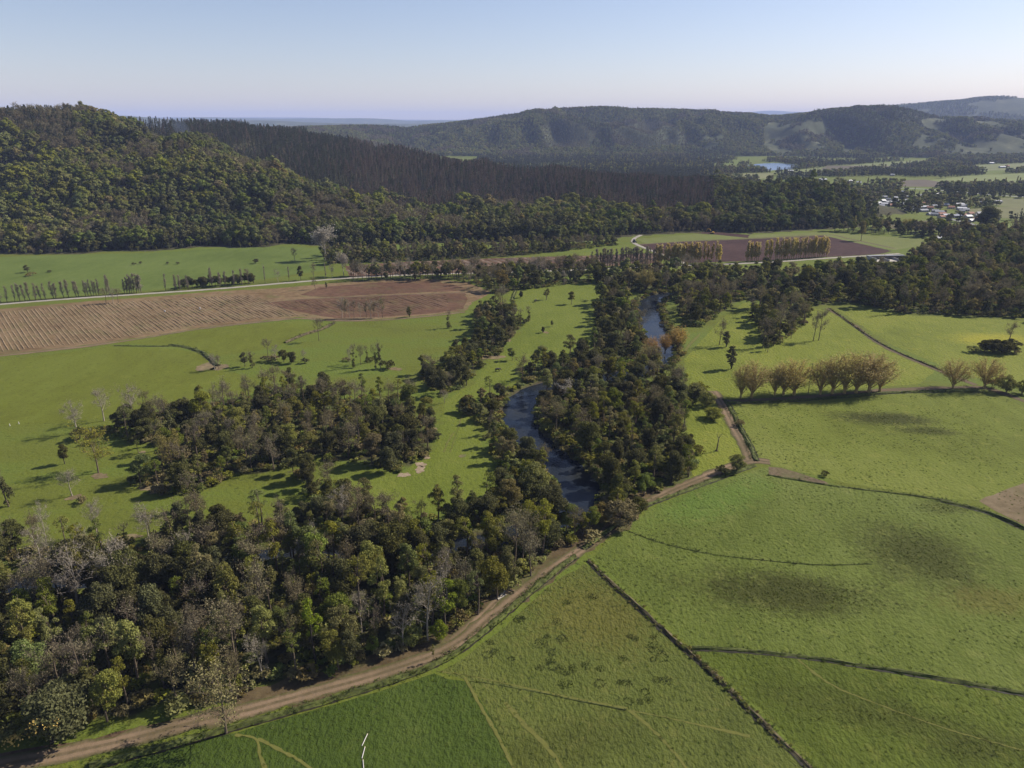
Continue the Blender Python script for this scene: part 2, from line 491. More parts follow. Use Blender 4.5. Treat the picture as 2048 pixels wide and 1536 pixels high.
class MB:
    """collects vertices and faces, optionally with a material index per face"""
    def __init__(s):
        s.v, s.f, s.mi, s.n = [], [], [], 0
    def add(s, verts, faces, mi=0):
        verts = np.asarray(verts, float).reshape(-1, 3)
        s.v.append(verts)
        s.f.extend([tuple(int(i) + s.n for i in f) for f in faces])
        s.mi.extend([mi] * len(faces))
        s.n += len(verts)
        return s
    def box(s, c, size, rz=0.0, mi=0, taper=1.0):
        x, y, z = size[0] / 2, size[1] / 2, size[2] / 2
        q = np.array([(-x, -y, -z), (x, -y, -z), (x, y, -z), (-x, y, -z), (-x * taper, -y * taper, z), (x * taper, -y * taper, z), (x * taper, y * taper, z), (-x * taper, y * taper, z)])
        cs, sn = math.cos(rz), math.sin(rz)
        q = np.column_stack([q[:, 0] * cs - q[:, 1] * sn, q[:, 0] * sn + q[:, 1] * cs, q[:, 2]]) + np.asarray(c)
        return s.add(q, [(3, 2, 1, 0), (4, 5, 6, 7), (0, 1, 5, 4), (1, 2, 6, 5), (2, 3, 7, 6), (3, 0, 4, 7)], mi)
    def tube(s, pts, rad, sides=5, mi=0):
        pts = np.asarray(pts, float)
        n = len(pts)
        d = np.gradient(pts, axis=0)
        d /= np.linalg.norm(d, axis=1)[:, None] + 1e-9
        ref = np.array([0.0, 0.0, 1.0]) if abs(d[0, 2]) < 0.8 else np.array([1.0, 0, 0])
        a = np.cross(d, ref); a /= np.linalg.norm(a, axis=1)[:, None] + 1e-9
        b = np.cross(d, a)
        th = np.arange(sides) * 2 * math.pi / sides
        rad = np.broadcast_to(np.asarray(rad, float), (n,))
        q = pts[:, None] + rad[:, None, None] * (np.cos(th)[None, :, None] * a[:, None] + np.sin(th)[None, :, None] * b[:, None])
        f = [(i * sides + j, i * sides + (j + 1) % sides, (i + 1) * sides + (j + 1) % sides, (i + 1) * sides + j) for i in range(n - 1) for j in range(sides)]
        f.append(tuple(range((n - 1) * sides, n * sides)))
        return s.add(q.reshape(-1, 3), f, mi)
    def quads(s, q, mi=0):
        q = np.asarray(q, float)
        n = len(q)
        base = np.arange(n * 4).reshape(n, 4)
        return s.add(q.reshape(-1, 3), base.tolist(), mi)
    def mesh(s, name, smooth=False):
        me = bpy.data.meshes.new(name)
        v = np.vstack(s.v) if s.v else np.zeros((0, 3))
        me.from_pydata(v.tolist(), [], s.f)
        if any(s.mi):
            me.polygons.foreach_set('material_index', s.mi)
        if smooth:
            me.polygons.foreach_set('use_smooth', [True] * len(me.polygons))
        me.update()
        return me

def sheet(name, poly, z, mat, rough=0.5, step=3.0, seed=0):
    """a flat field: polygon in ground metres, its outline subdivided and made uneven"""
    rr = np.random.default_rng(seed)
    pts = []
    n = len(poly)
    for i in range(n):
        a, b = np.asarray(poly[i], float), np.asarray(poly[(i + 1) % n], float)
        m = max(1, int(np.linalg.norm(b - a) / step))
        for j in range(m):
            pts.append(a + (b - a) * j / m + rr.normal(0, rough * 0.4, 2))
    me = bpy.data.meshes.new(name)
    me.from_pydata([(x, y, z) for x, y in pts], [], [tuple(range(len(pts)))])
    o = link(name, me, [mat])
    if me.polygons[0].normal.z < 0:
        me.flip_normals()
    tag(o, kind='structure')
    return o

def strip(name, line, width, z, mat, jitter=0.25, step=2.0, seed=0, kind='structure', wvar=0.0):
    rr = np.random.default_rng(seed)
    pl = spline(line, step)
    d = np.gradient(pl, axis=0); d /= np.linalg.norm(d, axis=1)[:, None] + 1e-9
    nr = np.column_stack([-d[:, 1], d[:, 0]])
    n = len(pl)
    w = np.full(n, width / 2) * (1 + wvar * (noise(pl[:, 0], pl[:, 1], 14, seed) - 0.5) * 2)
    cols = [-1, -0.5, 0, 0.5, 1]
    vs, uv = [], []
    s = np.concatenate([[0], np.cumsum(np.linalg.norm(np.diff(pl, axis=0), axis=1))])
    for k_, c_ in enumerate(cols):
        j = rr.normal(0, jitter, n) if abs(c_) == 1 else 0
        q = pl + nr * (w * c_ + j)[:, None]
        vs.append(np.column_stack([q, np.full(n, z)]))
        uv.append(np.column_stack([np.full(n, (c_ + 1) / 2), s]))
    v = np.stack(vs, 1).reshape(-1, 3); uv = np.stack(uv, 1).reshape(-1, 2)
    m = len(cols)
    f = [(i * m + j, (i + 1) * m + j, (i + 1) * m + j + 1, i * m + j + 1) for i in range(n - 1) for j in range(m - 1)]
    me = bpy.data.meshes.new(name)
    me.from_pydata(v.tolist(), [], f)
    ul = me.uv_layers.new(name='UVMap')
    idx = np.empty(len(me.loops), int); me.loops.foreach_get('vertex_index', idx)
    ul.data.foreach_set('uv', uv[idx].ravel())
    me.update()
    if len(me.polygons) and me.polygons[0].normal.z < 0:
        me.flip_normals()
    o = link(name, me, [mat])
    if kind:
        o['kind'] = kind
    return o

def bank(name, line, half, hgt, z0, mat, seed=0, step=1.5):
    """a grassed earth bank of uneven height along a line"""
    pl = spline(line, step)
    d = np.gradient(pl, axis=0); d /= np.linalg.norm(d, axis=1)[:, None] + 1e-9
    nr = np.column_stack([-d[:, 1], d[:, 0]])
    n = len(pl)
    hh = hgt * (0.55 + 0.9 * noise(pl[:, 0], pl[:, 1], 2.6, seed)) * (0.6 + 0.8 * noise(pl[:, 0], pl[:, 1], 17, seed + 1))
    prof = [(-1, 0), (-0.55, 0.6), (-0.1, 1.0), (0.35, 0.75), (1, 0)]
    vs = []
    for c_, h_ in prof:
        wob = (noise(pl[:, 0] + 31 * c_, pl[:, 1], 2.2, seed + 2) - 0.5) * half * 0.7
        q = pl + nr * (half * c_ + wob)[:, None]
        vs.append(np.column_stack([q, z0 + hh * h_ - (0.05 if h_ == 0 else 0)]))
    v = np.stack(vs, 1).reshape(-1, 3)
    m = len(prof)
    f = [(i * m + j, i * m + j + 1, (i + 1) * m + j + 1, (i + 1) * m + j) for i in range(n - 1) for j in range(m - 1)]
    me = bpy.data.meshes.new(name)
    me.from_pydata(v.tolist(), [], f)
    me.update()
    o = link(name, me, [mat])
    if len(me.polygons) and me.polygons[0].normal.z < 0:
        me.flip_normals()
    return o

# ------------------------------------------------------------------ woods (where trees stand, in photograph positions of the trunk foot)
ZONES = {
    'foreground wood': [(-160, 1225), (0, 1205), (200, 1188), (400, 1150), (600, 1126), (800, 1122), (950, 1104), (1080, 1080), (1160, 1080), (1118, 1112), (1050, 1163), (985, 1208), (945, 1240),
                        (890, 1272), (800, 1304), (660, 1350), (560, 1378), (470, 1400), (330, 1420), (200, 1450), (110, 1470), (-160, 1500)],
    'north bank wood': [(-140, 1098), (60, 1100), (130, 1100), (260, 1085), (400, 1062), (560, 1052), (700, 1040), (850, 1034), (960, 1022), (1020, 985), (1075, 950), (1118, 968), (1125, 1000),
                        (1080, 1030), (1000, 1046), (850, 1064), (600, 1072), (420, 1086), (250, 1110), (100, 1132), (-140, 1144)],
    'river strip': [(940, 800), (990, 792), (1014, 800), (1008, 850), (1040, 890), (1095, 935), (1118, 962), (1062, 980), (1010, 965), (985, 910), (968, 850), (925, 822)],
    'central wood': [(205, 862), (290, 845), (400, 818), (500, 796), (600, 778), (700, 796), (800, 800), (850, 835), (872, 872), (850, 915), (800, 945), (700, 922), (600, 918), (560, 942), (470, 948),
                     (400, 985), (315, 990), (270, 968), (330, 930), (330, 895), (255, 885)],
    'spur clump': [(575, 938), (635, 960), (690, 998), (765, 1040), (700, 1052), (640, 1012), (600, 978)],
    'island wood': [(1085, 800), (1090, 786), (1200, 782), (1290, 768), (1352, 762), (1372, 800), (1362, 835), (1378, 900), (1392, 948), (1340, 978), (1290, 992), (1220, 1045), (1196, 1015), (1206, 962),
                    (1160, 912), (1100, 862), (1072, 826)],
    'upstream wood': [(1212, 592), (1250, 600), (1262, 640), (1284, 690), (1280, 722), (1200, 742), (1100, 752), (1042, 764), (1055, 738), (1140, 716), (1188, 690), (1192, 650), (1190, 618)],
    'hedgerow strip': [(955, 632), (1000, 612), (1016, 640), (1052, 645), (1010, 692), (962, 732), (934, 772), (880, 795), (866, 778), (830, 752), (880, 738), (935, 700), (950, 660)],
    'right bank wood': [(1352, 612), (1336, 578), (1352, 570), (1420, 560), (1490, 556), (1560, 552), (1600, 560), (1640, 560), (1700, 548), (1780, 548), (1830, 530), (1860, 500), (2120, 486), (2120, 640),
                        (1900, 630), (1800, 626), (1740, 612), (1680, 602), (1640, 612), (1540, 596), (1480, 602), (1455, 618), (1420, 642), (1388, 656), (1372, 650), (1362, 630)],
    'meadow grove': [(1500, 615), (1560, 605), (1600, 615), (1625, 640), (1560, 690), (1525, 702), (1518, 660), (1500, 640)],
    'road belt': [(905, 560), (1010, 562), (1200, 556), (1320, 548), (1460, 548), (1470, 562), (1390, 575), (1300, 592), (1235, 578), (1180, 566), (1060, 578), (985, 588), (960, 574)],
    'roadside belt': [(690, 556), (850, 547), (1000, 543), (1195, 538), (1195, 550), (1000, 556), (850, 559), (700, 562)],
    'foothill belt': [(652, 505), (800, 506), (1000, 496), (1140, 490), (1225, 484), (1235, 490), (1130, 503), (1000, 514), (850, 521), (700, 526), (656, 530)],
}
ZW = {n: GL(p) for n, p in ZONES.items()}
CLEAR1 = [(310, 322), (325, 305), (350, 310), (420, 320), (418, 328), (330, 330)]
FARCUT = [[(1528, 250), (1570, 238), (1660, 238), (1650, 268), (1600, 285), (1655, 285), (1650, 300), (1560, 312), (1528, 305)], [(1880, 275), (1945, 268), (2060, 268), (2060, 312), (1890, 312)],
          [(1080, 255), (1130, 240), (1200, 260), (1180, 300), (1090, 300)], [(1220, 260), (1300, 240), (1350, 250), (1380, 290), (1280, 300)]]
FARMEAD = [[(1840, 240), (1905, 232), (1925, 250), (1880, 275), (1900, 285), (1850, 300), (1820, 295), (1845, 270)], [(1395, 298), (1430, 285), (1440, 290), (1415, 305)], [(1395, 272), (1440, 270), (1460, 276), (1440, 282), (1400, 280)],
           [(1500, 258), (1560, 248), (1560, 258), (1510, 272)], [(1940, 240), (1990, 238), (2060, 244), (2060, 252), (1960, 252)], [(1685, 295), (1720, 290), (1705, 306), (1685, 308)]]

# ------------------------------------------------------------------ ground sheet
def axis(stops):
    out = [stops[0][0]]
    for (a, da), (b, db) in zip(stops[:-1], stops[1:]):
        x = a
        while x < b - 1e-6:
            t = (x - a) / (b - a)
            x = min(b, x + da + (db - da) * t)
            out.append(x)
    return np.array(out)

xs = axis([(-14000, 500), (-3500, 60), (-1200, 20), (-420, 9), (-220, 4), (210, 4), (420, 9), (1200, 20), (3500, 60), (14000, 500)])
ys = axis([(-400, 60), (60, 6), (100, 4), (460, 5), (640, 8), (1400, 12), (2100, 24), (4200, 40), (8000, 150), (24500, 500)])
gx, gy = np.meshgrid(xs, ys)
gx, gy = gx.ravel(), gy.ravel()
gz = height(gx, gy)
nr = (gy < 520) & (gx > -330) & (gx < 300)
cut = np.zeros_like(gz); rd = np.full_like(gz, 99.0)
cut[nr], rd[nr] = river_cut(gx[nr], gy[nr])
gz = gz + cut
nx_, ny_ = len(xs), len(ys)
ii = np.arange(nx_ * ny_).reshape(ny_, nx_)
faces = np.stack([ii[:-1, :-1], ii[:-1, 1:], ii[1:, 1:], ii[1:, :-1]], -1).reshape(-1, 4)
me = bpy.data.meshes.new('ground')
me.vertices.add(len(gx))
me.vertices.foreach_set('co', np.column_stack([gx, gy, gz]).astype(np.float32).ravel())
me.loops.add(len(faces) * 4)
me.loops.foreach_set('vertex_index', faces.astype(np.int32).ravel())
me.polygons.add(len(faces))
me.polygons.foreach_set('loop_start', np.arange(0, len(faces) * 4, 4, dtype=np.int32))
me.polygons.foreach_set('use_smooth', np.ones(len(faces), bool))
me.update(calc_edges=True)
me.validate()
gu, gv = to_uv(gx, gy, gz)
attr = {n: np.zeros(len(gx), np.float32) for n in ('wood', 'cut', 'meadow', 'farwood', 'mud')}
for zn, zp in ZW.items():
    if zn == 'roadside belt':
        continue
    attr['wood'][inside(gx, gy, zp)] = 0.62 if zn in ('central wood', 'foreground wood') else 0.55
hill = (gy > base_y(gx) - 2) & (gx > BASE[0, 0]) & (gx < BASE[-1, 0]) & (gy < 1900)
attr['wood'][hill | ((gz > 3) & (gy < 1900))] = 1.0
attr['farwood'][(gz > 4) & (gy > 1900) & (gy < 6800)] = 1.0
attr['farwood'][gy >= 6800] = 0.9
attr['meadow'][gy > 6800] = (0.35 * (fbm(gx, gy, 900, 33) > 0.55))[gy > 6800]
ff = (gy > 2100) & (gy < 3500)
for pl in FARCUT:
    attr['cut'][ff & inside(gu, gv, pl)] = 1.0
for pl in FARMEAD:
    attr['meadow'][ff & inside(gu, gv, pl)] = 1.0
attr['meadow'][(gy > 700) & inside(gu, gv, CLEAR1) & (gy < 1000)] = 1.0
attr['mud'] = np.clip((RIVER_HALF + 2.6 - rd) / 2.0, 0, 1).astype(np.float32)
for n, a in attr.items():
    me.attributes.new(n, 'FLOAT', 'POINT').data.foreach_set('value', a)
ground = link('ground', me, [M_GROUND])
ground['kind'] = 'structure'

# ------------------------------------------------------------------ water
k = NT('water')
p = k.pos()
w1 = k.noise(k.mapping(p, rot=R(35), scale=(1.0, 0.45, 1)), 1.1, 4, 0.6, 0.3)
w2 = k.noise(p, 0.10, 3)
k.principled(k.ramp(w2, [(0.35, (0.009, 0.014, 0.024)), (0.7, (0.020, 0.022, 0.022))]), 0.12, k.bump(w1, k.math('MULTIPLY_ADD', w2, 0.35, 0.05) if False else 0.25, 0.25), 0.10)
M_WATER = k.m
strip('river', RIVER[::3], (RIVER_HALF + 1.2) * 2, WATER_Z, M_WATER, jitter=0.0, step=6)
k = NT('lake_water')
k.principled((0.10, 0.15, 0.24), 0.25, None, 0.6)
lake = sheet('lake', GL([(1488, 333), (1512, 328), (1548, 326), (1580, 328), (1602, 332), (1586, 338), (1540, 341), (1500, 339)]), 0.12, k.m, rough=4, step=25)

# ------------------------------------------------------------------ fields, roads and tracks
def ell(u, v, ru, rv, ang, col, st):
    x, y = G(u, v); x2, _ = G(u + ru, v); _, y2 = G(u, v - rv)
    return (x, y, abs(x2 - x), abs(y2 - y), ang, col, st)

SEDGE = (0.036, 0.040, 0.007)
OCHRE = (0.088, 0.074, 0.015)
M_PA = pasture_mat('pasture_dark', ((0.029, 0.047, 0.007), (0.04, 0.061, 0.009), (0.054, 0.075, 0.014)), streak=R(20), tuft=1.3)
M_PB = pasture_mat('pasture_spotted', ((0.05, 0.062, 0.012), (0.07, 0.084, 0.017), (0.098, 0.106, 0.026)), [ell(1180, 1230, 110, 80, 0.3, OCHRE, 0.5), ell(1080, 1500, 200, 50, 0.3, SEDGE, 0.45)], streak=R(40), tuft=1.4)
M_PC = pasture_mat('pasture_blue', ((0.058, 0.076, 0.012), (0.08, 0.101, 0.018), (0.108, 0.13, 0.031)),
                   [ell(1560, 1182, 190, 45, -0.1, SEDGE, 0.95), ell(1840, 1110, 110, 70, 0.5, SEDGE, 0.85), ell(1890, 1015, 60, 14, 0, SEDGE, 0.5), ell(2000, 1200, 120, 30, 0.1, OCHRE, 0.5),
                    ell(1420, 1000, 160, 26, 0.5, (0.075, 0.125, 0.020), 0.6)], streak=R(-35), bump=0.5, tuft=1.2)
M_PD = pasture_mat('pasture_olive', ((0.048, 0.063, 0.008), (0.066, 0.086, 0.012), (0.088, 0.106, 0.019)), [ell(1750, 1430, 260, 40, -0.3, SEDGE, 0.5), ell(1950, 1500, 120, 30, 0, SEDGE, 0.5)], streak=R(-35), bump=0.6, tuft=1.2)
M_PE = pasture_mat('pasture_mid', ((0.078, 0.093, 0.012), (0.104, 0.124, 0.019), (0.13, 0.146, 0.031)), [ell(1760, 836, 90, 14, -0.12, SEDGE, 0.95), ell(1850, 862, 60, 8, -0.1, SEDGE, 0.8)], streak=R(-30), bump=0.45, tuft=1.2)
M_PG = pasture_mat('pasture_bright', ((0.088, 0.106, 0.013), (0.118, 0.138, 0.018), (0.15, 0.16, 0.026)), [ell(1980, 680, 80, 14, 0, (0.24, 0.22, 0.02), 0.7)], streak=R(-60))
M_PW = pasture_mat('pasture_west', ((0.074, 0.082, 0.01), (0.092, 0.106, 0.014), (0.106, 0.126, 0.021)), streak=R(85), bump=0.15)
M_PM = pasture_mat('pasture_meadow', ((0.078, 0.1, 0.013), (0.098, 0.12, 0.017), (0.114, 0.134, 0.024)), streak=R(60), bump=0.35)

sheet('pasture', GL([(430, 1475), (560, 1440), (720, 1395), (865, 1348), (935, 1362), (960, 1400), (1000, 1470), (1030, 1540), (1060, 1700), (100, 1700), (230, 1535)]), 0.012, M_PA, seed=1)
sheet('pasture', GL([(880, 1342), (935, 1310), (1010, 1252), (1090, 1178), (1170, 1125), (1270, 1212), (1380, 1305), (1500, 1412), (1625, 1540), (1740, 1700), (1062, 1700), (1032, 1540), (1002, 1470), (962, 1400), (937, 1360)]), 0.012, M_PB, seed=2)
sheet('pasture', GL([(1182, 1112), (1240, 1066), (1300, 1018), (1400, 975), (1525, 935), (1700, 975), (1900, 1004), (1960, 1018), (2060, 1062), (2300, 1170), (2400, 1430), (2060, 1388), (1800, 1345), (1600, 1312), (1385, 1294), (1280, 1200)]), 0.012, M_PC, seed=3)
sheet('pasture', GL([(1388, 1300), (1600, 1318), (1800, 1352), (2060, 1396), (2420, 1440), (2500, 1700), (1750, 1700), (1632, 1540), (1505, 1410)]), 0.012, M_PD, seed=4)
sheet('pasture', GL([(1462, 812), (1600, 800), (1760, 786), (1900, 782), (1975, 790), (2060, 815), (2300, 880), (2200, 930), (2050, 966), (1960, 1000), (1900, 998), (1700, 968), (1535, 928), (1510, 905), (1485, 860)]), 0.012, M_PE, seed=5)
sheet('pasture', GL([(1368, 720), (1440, 640), (1490, 605), (1640, 618), (1662, 624), (1760, 690), (1870, 742), (1840, 768), (1600, 785), (1455, 795), (1420, 790), (1375, 765)]), 0.012, M_PG, seed=6)
sheet('pasture', GL([(1372, 815), (1420, 805), (1440, 830), (1470, 880), (1492, 915), (1440, 932), (1385, 955), (1376, 900)]), 0.012, M_PG, seed=7)
sheet('pasture', GL([(1672, 618), (1760, 618), (1830, 632), (1930, 634), (2120, 648), (2250, 760), (2060, 775), (1985, 765), (1890, 735), (1780, 688)]), 0.012, M_PG, seed=8)
sheet('pasture', GL([(-350, 760), (0, 722), (170, 700), (230, 692), (340, 697), (400, 706), (432, 735), (520, 760), (500, 790), (400, 800), (280, 826), (160, 840), (0, 855), (-350, 880)]), 0.012, M_PW, rough=1.0, seed=9)
sheet('pasture', GL([(235, 686), (420, 655), (600, 641), (650, 645), (625, 668), (560, 690), (520, 700), (440, 712), (400, 700), (340, 692)]), 0.012, M_PW, rough=1.0, seed=10)
sheet('pasture', GL([(1020, 580), (1075, 562), (1150, 560), (1222, 576), (1205, 612), (1186, 650), (1180, 690), (1060, 735), (1030, 765), (985, 790), (925, 818), (955, 860), (975, 920), (1000, 970), (960, 1012), (850, 1026),
                         (720, 1030), (700, 1000), (650, 955), (800, 950), (870, 900), (885, 840), (890, 800), (945, 770), (1000, 705), (1050, 660), (1012, 615)]), 0.012, M_PM, rough=1.0, seed=11)
sheet('pasture', GL([(-350, 530), (0, 514), (190, 508), (300, 506), (440, 497), (560, 493), (645, 496), (650, 540), (500, 562), (300, 580), (0, 603), (-350, 640)]), 0.012,
      pasture_mat('pasture_far', ((0.065, 0.09, 0.017), (0.083, 0.112, 0.023), (0.1, 0.128, 0.031)), streak=R(80), bump=0.1), seed=12)
sheet('pasture', GL([(1272, 478), (1400, 467), (1500, 470), (1640, 464), (1720, 470), (1850, 478), (1840, 492), (1790, 500), (1650, 474), (1500, 478), (1290, 488)]), 0.012,
      pasture_mat('pasture_pale', ((0.09, 0.105, 0.026), (0.108, 0.124, 0.033), (0.125, 0.134, 0.044)), bump=0.1), seed=13)
sheet('pasture', GL([(1250, 555), (1350, 538), (1560, 528), (1720, 519), (1780, 520), (1785, 545), (1700, 548), (1500, 556), (1330, 575)]), 0.012, M_PM, seed=14)
sheet('pasture', GL([(1135, 500), (1180, 487), (1225, 480), (1240, 485), (1200, 497), (1150, 505)]), 0.012, M_PM, seed=15)
sheet('pasture', GL([(1000, 516), (1200, 502), (1262, 488), (1300, 503), (1320, 506), (1180, 512)]), 0.013, M_PM, seed=16)

M_SOIL = soil_mat('soil_tan', (0.100, 0.064, 0.031), (0.140, 0.094, 0.050), (0.185, 0.130, 0.074), 0.25, 0.4, 0.5)
M_SOIL_RED = soil_mat('soil_red', (0.0612, 0.0324, 0.0202), (0.0864, 0.0475, 0.0288), (0.1188, 0.0684, 0.0418), 0.25, 0.4, 0.25)
M_SOIL_DARK = soil_mat('soil_plum', (0.0288, 0.0144, 0.013), (0.0418, 0.0209, 0.018), (0.0576, 0.0302, 0.0245), 0.25, 0.4)
PL_ALL = [(-400, 655), (0, 618), (170, 603), (300, 594), (430, 583), (560, 576), (700, 563), (800, 558), (870, 558), (935, 565), (985, 585), (945, 605), (930, 622), (860, 630), (760, 638), (660, 640), (600, 634),
          (520, 642), (400, 656), (300, 672), (200, 687), (100, 699), (0, 710), (-400, 752)]
PL_RED = [(520, 606), (600, 598), (760, 590), (930, 584), (935, 600), (925, 618), (860, 627), (760, 634), (670, 636), (620, 628)]
sheet('ploughed_field', GL(PL_ALL), 0.016, M_SOIL, rough=1.0, seed=21)
sheet('ploughed_field', GL(PL_RED), 0.030, M_SOIL_RED, rough=0.8, seed=22)
sheet('ploughed_field', GL([(600, 590), (640, 574), (760, 565), (862, 561), (905, 570), (940, 578), (920, 582), (760, 588), (650, 595)]), 0.026, M_SOIL_RED, rough=0.8, seed=29)
VINE = [(690, 532), (800, 524), (1000, 516), (1180, 511), (1312, 506), (1335, 515), (1300, 528), (1100, 538), (900, 548), (700, 554)]
sheet('ploughed_field', GL(VINE), 0.016, M_SOIL_RED, rough=1.0, seed=23)
DARKF = [(1278, 488), (1400, 482), (1500, 478), (1648, 471), (1700, 483), (1785, 502), (1760, 508), (1530, 521), (1345, 527), (1320, 512)]
sheet('ploughed_field', GL(DARKF), 0.016, M_SOIL_DARK, rough=1.0, seed=24)
sheet('ploughed_field', GL([(1385, 466), (1420, 463), (1500, 470), (1495, 476), (1440, 470)]), 0.020, M_SOIL_DARK, rough=1.0, seed=25)
sheet('bare_ground', GL([(1958, 1000), (2010, 980), (2060, 962), (2200, 930), (2300, 1150), (2060, 1056), (1990, 1022)]), 0.020, soil_mat('soil_pale', (0.090, 0.068, 0.036), (0.122, 0.092, 0.052), (0.160, 0.122, 0.074), 0.3, 0.3, 0.3), seed=26)
sheet('bare_ground', GL([(1536, 934), (1560, 935), (1650, 962), (1660, 968), (1560, 956), (1536, 950)]), 0.020, soil_mat('soil_patch', (0.0648, 0.054, 0.0288), (0.108, 0.0792, 0.0504), (0.144, 0.108, 0.072), 0.8, 0.4, 0.6), seed=27)
sheet('tilled_strip', GL([(-160, 1560), (0, 1505), (90, 1490), (180, 1478), (330, 1440), (470, 1408), (640, 1362), (700, 1350), (600, 1385), (420, 1432), (250, 1470), (100, 1505), (-160, 1600)]), 0.014,
      soil_mat('soil_tilled', (0.054, 0.0346, 0.0202), (0.0828, 0.054, 0.0324), (0.108, 0.0756, 0.0468), 0.6, 0.5, 0.7), seed=28)

M_DIRT = track_mat('dirt_road', (0.185, 0.130, 0.086), (0.078, 0.062, 0.032), (0.060, 0.062, 0.020))
M_GRAVEL = track_mat('gravel_road', (0.2516, 0.2294, 0.1998), (0.2072, 0.1924, 0.1628), (0.1184, 0.111, 0.0592), ruts=False)
M_PATH = track_mat('trodden_path', (0.108, 0.106, 0.028), (0.085, 0.088, 0.022), (0.060, 0.070, 0.014), ruts=False)
M_LANE = track_mat('earth_lane', (0.111, 0.0777, 0.0503), (0.0777, 0.0629, 0.0333), (0.0592, 0.0629, 0.0192))
ROAD = GL([(-250, 1600), (0, 1533), (170, 1499), (300, 1468), (400, 1441), (480, 1424), (620, 1387), (760, 1347), (865, 1312), (930, 1277), (985, 1232), (1060, 1175), (1130, 1122), (1200, 1072), (1260, 1025),
           (1300, 1003), (1345, 981), (1400, 958), (1450, 937), (1500, 922), (1540, 924)])
strip('road_verge', ROAD[5:17] + np.array([-1.2, 1.6]), 8.0, 0.024, soil_mat('verge_earth', (0.050, 0.036, 0.018), (0.080, 0.058, 0.030), (0.105, 0.080, 0.042), 0.5, 0.5, 0.95), jitter=0.7, seed=12, wvar=0.35)
strip('dirt_road', ROAD, 4.1, 0.034, M_DIRT, seed=1, wvar=0.15)
strip('dirt_road', GL([(1503, 921), (1490, 893), (1470, 857), (1452, 822), (1438, 798), (1425, 782)]), 4.4, 0.040, M_DIRT, seed=2, wvar=0.15)
strip('farm_lane', GL([(1436, 803), (1520, 800), (1640, 792), (1760, 781), (1860, 777), (1960, 775), (2010, 788), (2080, 815)]), 3.4, 0.037, M_LANE, seed=3, wvar=0.25)
strip('farm_lane', GL([(1655, 617), (1700, 645), (1760, 688), (1830, 722), (1880, 742), (1950, 770)]), 2.6, 0.034, M_LANE, seed=4, wvar=0.3)
strip('farm_lane', GL([(1025, 1178), (985, 1212), (945, 1250), (905, 1282)]), 3.2, 0.028, M_DIRT, seed=5, wvar=0.3)
ROAD2 = GL([(-400, 648), (0, 609), (150, 597), (300, 587), (430, 578), (560, 567), (700, 556), (840, 549), (1000, 545), (1150, 540), (1340, 532), (1460, 528), (1560, 523), (1660, 516), (1760, 510), (1800, 507)])
strip('gravel_road', ROAD2, 4.5, 0.040, M_GRAVEL, seed=6)
strip('farm_lane', GL([(1282, 470), (1268, 478), (1270, 487), (1300, 500), (1340, 515), (1372, 528)]), 4.0, 0.043, M_GRAVEL, seed=7)
strip('headland_path', GL([(-400, 754), (0, 712), (100, 701), (200, 689), (300, 674), (400, 658), (520, 644), (600, 637), (660, 641), (760, 640), (860, 632), (930, 624)]), 3.0, 0.045, M_DIRT, seed=8, wvar=0.3)
strip('headland_path', GL([(505, 608), (600, 599), (760, 591), (930, 585)]), 1.6, 0.048, M_DIRT, seed=9)
strip('headland_path', GL([(1278, 489), (1400, 481), (1500, 477), (1650, 470), (1700, 478), (1790, 497)]), 3.0, 0.030, M_LANE, seed=10)
for i, (ln, w) in enumerate([([(872, 1342), (940, 1352), (1000, 1365), (1080, 1382), (1160, 1400), (1255, 1418)], 1.0), ([(1258, 1420), (1300, 1455), (1340, 1495), (1375, 1540), (1420, 1620)], 0.9),
                             ([(1010, 1405), (1050, 1450), (1090, 1490), (1125, 1540), (1150, 1620)], 0.8), ([(1265, 1422), (1340, 1437), (1420, 1455), (1500, 1473)], 0.7), ([(470, 1470), (512, 1478), (520, 1510), (532, 1545), (550, 1640)], 0.9),
                             ([(515, 1478), (560, 1500), (620, 1535), (760, 1640)], 0.8), ([(930, 1355), (960, 1410), (1000, 1480), (1030, 1545)], 1.0), ([(1590, 1314), (1660, 1368), (1760, 1410), (1900, 1460), (2060, 1505)], 0.45),
                             ([(1365, 715), (1375, 695), (1400, 668)], 1.6), ([(908, 865), (895, 885), (888, 905)], 0.8), ([(900, 905), (912, 870), (924, 835), (945, 800)], 0.6)]):
    strip('trodden_path', GL(ln), w * 0.75, 0.030 + 0.003 * i, M_PATH, jitter=0.10, step=0.7, seed=30 + i, wvar=0.75)

